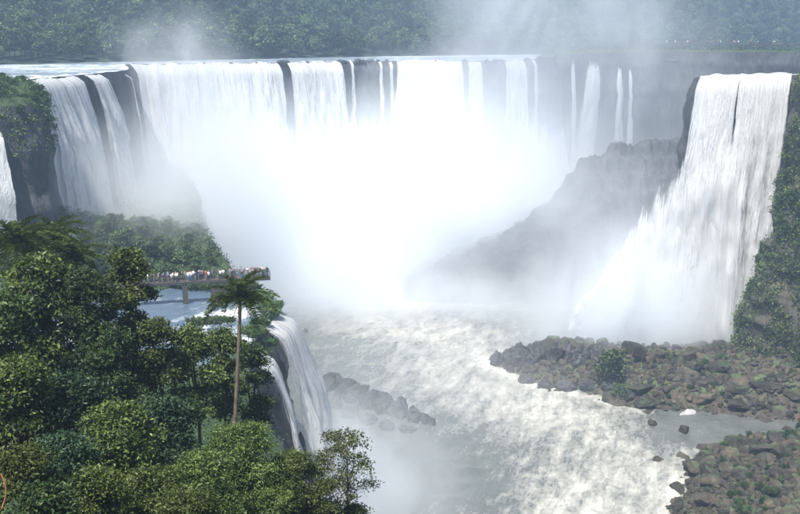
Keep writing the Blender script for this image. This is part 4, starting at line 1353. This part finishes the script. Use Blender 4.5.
for px, py, a, lab in ((652, 424, 1.5, "small dark rock in the rapids off the promontory"), (683, 431, 1.9, "low flat rock alone in the still inlet"), (657, 461, 1.6, "small rounded rock standing off the near shore in foam"), (683, 459, 1.7, "rounded rock just off the tip of the near shore"), (706, 457, 1.5, "low rock between the tip rocks of the near shore"), (732, 453, 2.0, "upright round rock on the near shore at the inlet")):
    x, y = ground_at(px, py)
    boulder(BOL[(px) % 8], x, y, 0.25, (a, a * 0.8, a * 0.62), lab)
# rubble over both shores
cnt = 0
tries = 0
while cnt < 240 and tries < 4000:
    tries += 1
    first = rs.random() < 0.55
    if first: x, y = rs.uniform(38, 118), rs.uniform(216, 268)
    else: x, y = rs.uniform(50, 100), rs.uniform(168, 212)
    P_ = SHORE1 if first else SHORE2
    sd_ = float(poly_sd(np.array([x]), np.array([y]), P_)[0])
    if sd_ < -0.4 or abs(x) > 0.43 * y: continue
    r_ = 0.8 + 2.4 * rs.random() ** 2.4
    z_ = shz(x, y)
    if z_ < -0.9: continue
    boulder(BOL[cnt % 8], x, y, z_ + r_ * 0.15, (r_ * rs.uniform(0.9, 1.5), r_ * rs.uniform(0.8, 1.2), r_ * rs.uniform(0.6, 0.95)),
            "brown grey boulder in the rubble between inlet and green cliff" if first else "brown grey boulder on the near shore below the inlet", "boulders at the green cliff foot" if first else "boulders on the near shore")
    cnt += 1
rng = np.random.default_rng(44)
n = 26000
bx_ = rng.uniform(24, 120, n); by_ = rng.uniform(150, 272, n)
zz_, dd_ = shore_z(bx_, by_)
k_ = (dd_ > -0.3) & (zz_ > -0.7) & (bx_ < 0.44 * by_)
bx_, by_, zz_ = bx_[k_][:7000], by_[k_][:7000], zz_[k_][:7000]
bsrc = [o for o in COL.objects if o.name.startswith("boulder") and o.data in BOL]
seen, bs = set(), []
for o in bsrc:
    if o.data.name not in seen: seen.add(o.data.name); bs.append(o)
scatter_nodes("stones", bs, np.stack([bx_, by_, zz_ + 0.05], 1), 0.16 + 0.95 * rng.uniform(0, 1, len(bx_)) ** 3.0 , rng.uniform(0, 6.28, len(bx_)))
# slabs of bedrock
for j in range(34):
    first = j % 2 == 0
    x, y = (rs.uniform(44, 104), rs.uniform(218, 256)) if first else (rs.uniform(56, 92), rs.uniform(172, 205))
    if float(poly_sd(np.array([x]), np.array([y]), SHORE1 if first else SHORE2)[0]) < 0.5 or abs(x) > 0.43 * y: continue
    boulder(BOL[(j * 3) % 8], x, y, shz(x, y) + 0.1, (rs.uniform(2.6, 4.8), rs.uniform(1.8, 3.0), rs.uniform(0.9, 1.6)), "broad dark slab bedded in rubble at the green cliff foot" if first else "broad dark slab bedded in stones on the near shore", "slabs at the green cliff foot" if first else "slabs on the near shore", (rs.uniform(-0.15, 0.15), rs.uniform(-0.15, 0.15), rs.uniform(0, 6.28)), "flat_rock")
for j in range(60):
    x, y = rs.uniform(52, 104), rs.uniform(222, 262)
    if abs(x) > 0.43 * y or float(poly_sd(np.array([x]), np.array([y]), SHORE1)[0]) < 4.0: continue
    shrub(x, y, shz(x, y) - 0.2, rs.uniform(0.2, 0.5), j, rs.choice(['leaf_far', 'leaf_a']), "small green shrub rooted in the rubble below the green cliff", "shrubs in the rubble")
# scrub on the near shore and promontory
for j in range(170):
    x, y = rs.uniform(58, 100), rs.uniform(160, 208)
    if abs(x) > 0.43 * y or float(poly_sd(np.array([x]), np.array([y]), SHORE2)[0]) < 3.0: continue
    shrub(x, y, shz(x, y) - 0.2, rs.uniform(0.25, 0.6), j, rs.choice(['leaf_far', 'leaf_a', 'leaf_grass']), "low dull green shrub among stones on the near shore", "shrubs on the near shore")
x, y = ground_at(611, 384, 3)
shrub(x, y, shz(x, y) + 0.2, 2.0, 2, 'leaf_far', "big rounded green bush on the rocky promontory", None)
x, y = ground_at(620, 390, 3)
shrub(x, y, shz(x, y) + 0.1, 1.2, 3, 'leaf_far', "smaller green bush below the big one on the promontory", None)

# rock island in the rapids
ISR = [(318, 396, 3.4, 2.6, 2.6), (330, 390, 3.0, 2.4, 3.4), (345, 394, 3.4, 2.8, 3.2), (358, 402, 3.6, 2.8, 3.6), (372, 408, 3.4, 2.8, 3.4), (386, 412, 3.2, 2.6, 3.8), (400, 416, 3.2, 2.6, 3.6), (414, 420, 2.8, 2.4, 3.2), (427, 424, 2.2, 2.0, 2.4),
       (350, 416, 3.0, 2.4, 2.0), (368, 422, 3.0, 2.2, 1.8), (388, 428, 2.8, 2.2, 1.6), (406, 431, 2.4, 2.0, 1.4), (332, 408, 3.2, 2.4, 2.0), (312, 408, 3.2, 2.4, 2.0)]
for j, (px, py, a, b, c) in enumerate(ISR):
    x, y = ground_at(px, py)
    boulder(WET[(j * 5) % 6], x, y, c * 0.30, (a, b, c), "dark jagged rock of the long rock island in the rapids", "rocks of the island in the rapids")
for j, (px, py, a, b, c) in enumerate([(318, 384, 3.0, 2.2, 1.8), (334, 383, 3.0, 2.2, 2.2), (350, 386, 2.6, 2.0, 1.6), (364, 389, 2.2, 1.8, 1.2)]):
    x, y = ground_at(px, py)
    boulder(WET[(j + 1) % 6], x, y, c * 0.3, (a, b, c), "misty grey rock of the low reef behind the rock island", "rocks of the low reef")
x, y = ground_at(306, 332)
boulder(WET[0], x, y, 0.3, (1.0, 0.9, 0.9), "tiny dark rock alone in the foaming basin")
boulder(WET[1], -14.6, 149.0, 10.5, (2.3, 2.2, 15.0), "dark wet rock pillar between the two near falls", rot=(0.02, -0.10, 0.5), name="rock_pillar")

# ================================================================== people
def person_body(pose):
    J = {"pel": (0, 0, 0.96), "chest": (0, 0.01, 1.28), "neck": (0, 0.0, 1.46), "jaw": (0, -0.02, 1.55), "head": (0, -0.01, 1.66),
         "hl": (0.09, 0, 0.90), "kl": (0.10, -0.02, 0.50), "al": (0.10, 0.02, 0.09), "tl": (0.11, -0.13, 0.04),
         "hr": (-0.09, 0, 0.90), "kr": (-0.10, -0.02, 0.50), "ar": (-0.10, 0.02, 0.09), "tr": (-0.11, -0.13, 0.04),
         "sl": (0.18, 0.01, 1.39), "sr": (-0.18, 0.01, 1.39)}
    if pose == 0:
        J.update(el=(0.25, 0.04, 1.12), wl=(0.24, -0.06, 0.88), fl=(0.24, -0.09, 0.79), er=(-0.25, 0.04, 1.12), wr=(-0.24, -0.06, 0.88), fr=(-0.24, -0.09, 0.79))
    elif pose == 1:      # leaning on the rail
        J.update(el=(0.26, -0.12, 1.17), wl=(0.20, -0.36, 1.11), fl=(0.17, -0.44, 1.11), er=(-0.26, -0.12, 1.17), wr=(-0.20, -0.36, 1.11), fr=(-0.17, -0.44, 1.11))
    else:                # holding a camera up
        J.update(el=(0.25, -0.20, 1.22), wl=(0.10, -0.32, 1.50), fl=(0.06, -0.30, 1.58), er=(-0.25, -0.20, 1.22), wr=(-0.10, -0.32, 1.50), fr=(-0.06, -0.30, 1.58))
    R = dict(pel=(.155, .115), chest=(.165, .115), neck=(.062, .062), jaw=(.072, .085), head=(.082, .10), hl=(.095, .10), kl=(.062, .065), al=(.045, .05), tl=(.045, .03),
             hr=(.095, .10), kr=(.062, .065), ar=(.045, .05), tr=(.045, .03), sl=(.07, .07), sr=(.07, .07), el=(.047, .047), wl=(.034, .034), fl=(.04, .026), er=(.047, .047), wr=(.034, .034), fr=(.04, .026))
    names = list(J)
    E = [("pel", "chest"), ("chest", "neck"), ("neck", "jaw"), ("jaw", "head"), ("pel", "hl"), ("hl", "kl"), ("kl", "al"), ("al", "tl"), ("pel", "hr"), ("hr", "kr"), ("kr", "ar"), ("ar", "tr"),
         ("chest", "sl"), ("sl", "el"), ("el", "wl"), ("wl", "fl"), ("chest", "sr"), ("sr", "er"), ("er", "wr"), ("wr", "fr")]
    me = bpy.data.meshes.new("body_cage")
    me.from_pydata([J[n_] for n_ in names], [(names.index(a), names.index(b)) for a, b in E], [])
    o = bpy.data.objects.new("body_cage", me); COL.objects.link(o)
    md = o.modifiers.new("skin", 'SKIN'); md.use_smooth_shade = True
    sv = me.skin_vertices[0].data
    for i, n_ in enumerate(names):
        sv[i].radius = R[n_]; sv[i].use_root = (n_ == "pel")
    o.modifiers.new("sub", 'SUBSURF').levels = 1
    dg = bpy.context.evaluated_depsgraph_get()
    dg.update()
    res = bpy.data.meshes.new_from_object(o.evaluated_get(dg))
    bpy.data.objects.remove(o)
    res.name = "body"
    return res

def garment(body, name, keep, push):
    n = len(body.vertices)
    c = np.empty(n * 3, dtype=np.float32); body.vertices.foreach_get("co", c); c = c.reshape(-1, 3)
    nr = np.empty(n * 3, dtype=np.float32); body.vertices.foreach_get("normal", nr); nr = nr.reshape(-1, 3)
    k = keep(c)
    F = [tuple(p.vertices) for p in body.polygons if all(k[i] for i in p.vertices)]
    used = sorted({i for f in F for i in f}); mp = {a: b for b, a in enumerate(used)}
    me = bpy.data.meshes.new(name)
    me.from_pydata([tuple(c[i] + nr[i] * push) for i in used], [], [tuple(mp[i] for i in f) for f in F])
    for p in me.polygons: p.use_smooth = True
    return me
PEOPLE = []
for ps in (0, 1, 2):
    b_ = person_body(ps)
    sh_ = garment(b_, "shirt", lambda c: (c[:, 2] > 0.92) & (c[:, 2] < 1.45) & ~((np.abs(c[:, 0]) > 0.19) & (c[:, 2] < 1.14)) & ~((c[:, 1] < -0.2)), 0.018)
    tr_ = garment(b_, "trousers", lambda c: (c[:, 2] < 0.98) & (c[:, 2] > 0.09) & (np.abs(c[:, 0]) < 0.20), 0.014)
    hr_ = garment(b_, "hair", lambda c: (c[:, 2] > 1.58) & ((c[:, 1] > -0.03) | (c[:, 2] > 1.70)) & (np.abs(c[:, 0]) < 0.14) & (c[:, 1] > -0.2), 0.012)
    PEOPLE.append((b_, sh_, tr_, hr_))
SKIN = [flat_material("skin_tone", c) for c in ((0.42, 0.26, 0.18), (0.30, 0.17, 0.11), (0.50, 0.33, 0.24))]
CLOTH = {k: flat_material("cloth_" + k, c) for k, c in dict(white=(0.78, 0.78, 0.76), navy=(0.03, 0.04, 0.10), red=(0.42, 0.05, 0.04), khaki=(0.30, 0.25, 0.16), black=(0.02, 0.02, 0.022), blue=(0.10, 0.18, 0.38), yellow=(0.55, 0.42, 0.08), grey=(0.22, 0.22, 0.23), green=(0.07, 0.16, 0.07)).items()}
HAIR = [flat_material("hair_dark", (0.02, 0.015, 0.012)), flat_material("hair_brown", (0.09, 0.055, 0.03)), flat_material("hair_grey", (0.3, 0.29, 0.28))]
POSE = ("arms down", "leaning forward", "hands raised")
def person(x, y, z, rz, pose, shirt, trouser, where, group, sk=0, hr=0):
    root = empty("person", (x, y, z), rz, rs.uniform(0.94, 1.06))
    tag(root, f"person in {shirt} shirt, {trouser} trousers, {POSE[pose]} {where}", "person", group)
    for nm, me, mt in zip(("body", "shirt", "trousers", "hair"), PEOPLE[pose], (SKIN[sk], CLOTH[shirt], CLOTH[trouser], HAIR[hr])):
        if len(me.materials) == 0: me.materials.append(mt)
        o = bpy.data.objects.new(nm, me); o.parent = root
        COL.objects.link(o)
        o.material_slots[0].link = 'OBJECT'; o.material_slots[0].material = mt

# ================================================================== walkways
def shared(parts):
    return join(parts)

def walkway(p0, p1, z, width, spacing, piers, label, end=None, pier_depth=4.0, rail_h=1.12, balusters=0):
    dx, dy = p1[0] - p0[0], p1[1] - p0[1]
    L = math.hypot(dx, dy); a = math.atan2(dy, dx)
    root = empty("walkway", (p0[0], p0[1], z), a)
    tag(root, label, "walkway")
    def add(nm, vf, mt): return obj(nm, mesh_np(nm, vf[0], vf[1], False), mt, root)
    w2 = width / 2
    segs = [(0, L, w2)]
    if end: segs = [(0, L - end[0], w2), (L - end[0] + 0.004, L, end[1] / 2)]
    for s0, s1, hw in segs:
        add("deck", box(s0, s1, -hw, hw, -0.10, 0.0), M['timber'])
        for sg in (-1, 1): add("beam", box(s0, s1, sg * (hw - 0.12) - 0.07, sg * (hw - 0.12) + 0.07, -0.42, -0.104), M['steel'])
        for sg in (-1, 1):
            for hh in (rail_h, rail_h * 0.68, rail_h * 0.36):
                add("rail", box(s0, s1, sg * (hw - 0.05) - 0.03, sg * (hw - 0.05) + 0.03, hh - 0.03, hh + 0.03), M['steel'])
            npst = int((s1 - s0) / spacing) + 1
            me = mesh_np("post", *box(-0.04, 0.04, -0.04, 0.04, 0.002, rail_h + 0.04), False); me.materials.append(M['steel'])
            for k in range(npst + 1):
                o = bpy.data.objects.new("post", me); o.parent = root; o.location = (s0 + 0.05 + (s1 - s0 - 0.1) * k / npst, sg * (hw - 0.05) + sg * 0.075, 0); COL.objects.link(o)
    if end:
        for hh in (rail_h, rail_h * 0.68, rail_h * 0.36):
            add("rail", box(L - 0.06, L, -end[1] / 2 + 0.09, end[1] / 2 - 0.09, hh - 0.028, hh + 0.028), M['steel'])
    for s_, wx in piers:
        add("pier", box(s_ - wx / 2, s_ + wx / 2, -w2 * 0.8, w2 * 0.8, -pier_depth, -0.424), M['concrete'])
    return root, a, L

W0, W1 = (-64, 161.8), (-23.2, 172.6)
wroot, wa, wl_ = walkway(W0, W1, 44.8, 1.7, 1.5, [(8, 0.8), (16, 0.8), (27.5, 0.9), (33.5, 3.2)], "long steel visitor walkway with railings crossing the terrace pool to a lookout platform", end=(6.0, 3.2), pier_depth=5.0)
ux_, uy_ = math.cos(wa), math.sin(wa)
shirts = ["white", "white", "navy", "grey", "khaki", "black", "blue", "white", "navy", "grey", "green", "red", "black", "white"]
trs = ["navy", "black", "khaki", "grey", "blue"]
used_spots = []
for j in range(120):
    if j < 34: s_ = rs.uniform(wl_ - 5.6, wl_ - 0.3); lat = rs.choice([-1.1, -0.9, 0.0, 0.9, 1.15]); where = "on the lookout platform"; grp = "visitors on the lookout"
    else: s_ = 15 + (wl_ - 21.5) * rs.random() ** 0.8; lat = rs.choice([-0.45, 0.0, 0.45]); where = "on the walkway over the pool"; grp = "visitors on the walkway"
    if any(abs(s_ - a_) < 0.42 and abs(lat - b__) < 0.44 for a_, b__ in used_spots): continue
    used_spots.append((s_, lat))
    x = W0[0] + ux_ * s_ - uy_ * lat; y = W0[1] + uy_ * s_ + ux_ * lat
    pose = rs.choice([0, 0, 1, 2])
    # the body faces -Y at zero rotation; look out towards the far falls or along the deck
    rz_ = (math.pi if lat > 0 else rs.choice([0.0, math.pi])) + wa + rs.uniform(-0.4, 0.4)
    if lat == 0.0 and j >= 34: rz_ = wa + rs.choice([math.pi / 2, -math.pi / 2]); pose = 0
    person(x, y, 44.8, rz_, pose, rs.choice(shirts), rs.choice(trs), where, grp, rs.randrange(3), rs.randrange(3))

V0, V1 = (96, 441), (196, 411)
vroot, va, vl_ = walkway(V0, V1, 83.4, 1.8, 4.0, [(k * 9.0 + 4, 0.5) for k in range(11)], "distant pale walkway on the rim island above the falls", pier_depth=3.6)
for j in range(20):
    s_ = rs.uniform(4, 92); lat = rs.choice([-0.5, 0.5])
    x = V0[0] + math.cos(va) * s_ - math.sin(va) * lat; y = V0[1] + math.sin(va) * s_ + math.cos(va) * lat
    person(x, y, 83.4, rs.uniform(0, 6.28), 0, rs.choice(["white", "red", "white", "yellow", "blue"]), rs.choice(trs), "on the distant rim walkway", "visitors on the rim walkway", rs.randrange(3), rs.randrange(3))

# rocks breaking the crest of the falls
for j, (px, a) in enumerate([(134, 0.7), (158, 0.6), (176, 0.8), (203, 0.6), (231, 0.7), (255, 0.6), (280, 1.3), (284, 1.5), (288, 1.2), (308, 0.6), (324, 0.6), (341, 1.4), (346, 1.2), (357, 1.5), (364, 1.1), (371, 1.4), (378, 1.0), (386, 1.1), (412, 0.6), (436, 0.7), (455, 0.6), (466, 1.1), (486, 1.3), (494, 1.2), (500, 1.0), (528, 1.2), (540, 1.3), (552, 1.1)]):
    i = far[np.argmin(np.abs(px_lip[far] - px))]
    ii = rs.uniform(-0.4, 1.2)
    boulder(WET[j % 6], LIPR[i, 0] - LIPN[i, 0] * ii, LIPR[i, 1] - LIPN[i, 1] * ii, LIPR[i, 2] - 0.1, (a * 1.3, a, a * 0.75), "dark rock breaking the crest of the far falls", "rocks along the crest of the far falls")
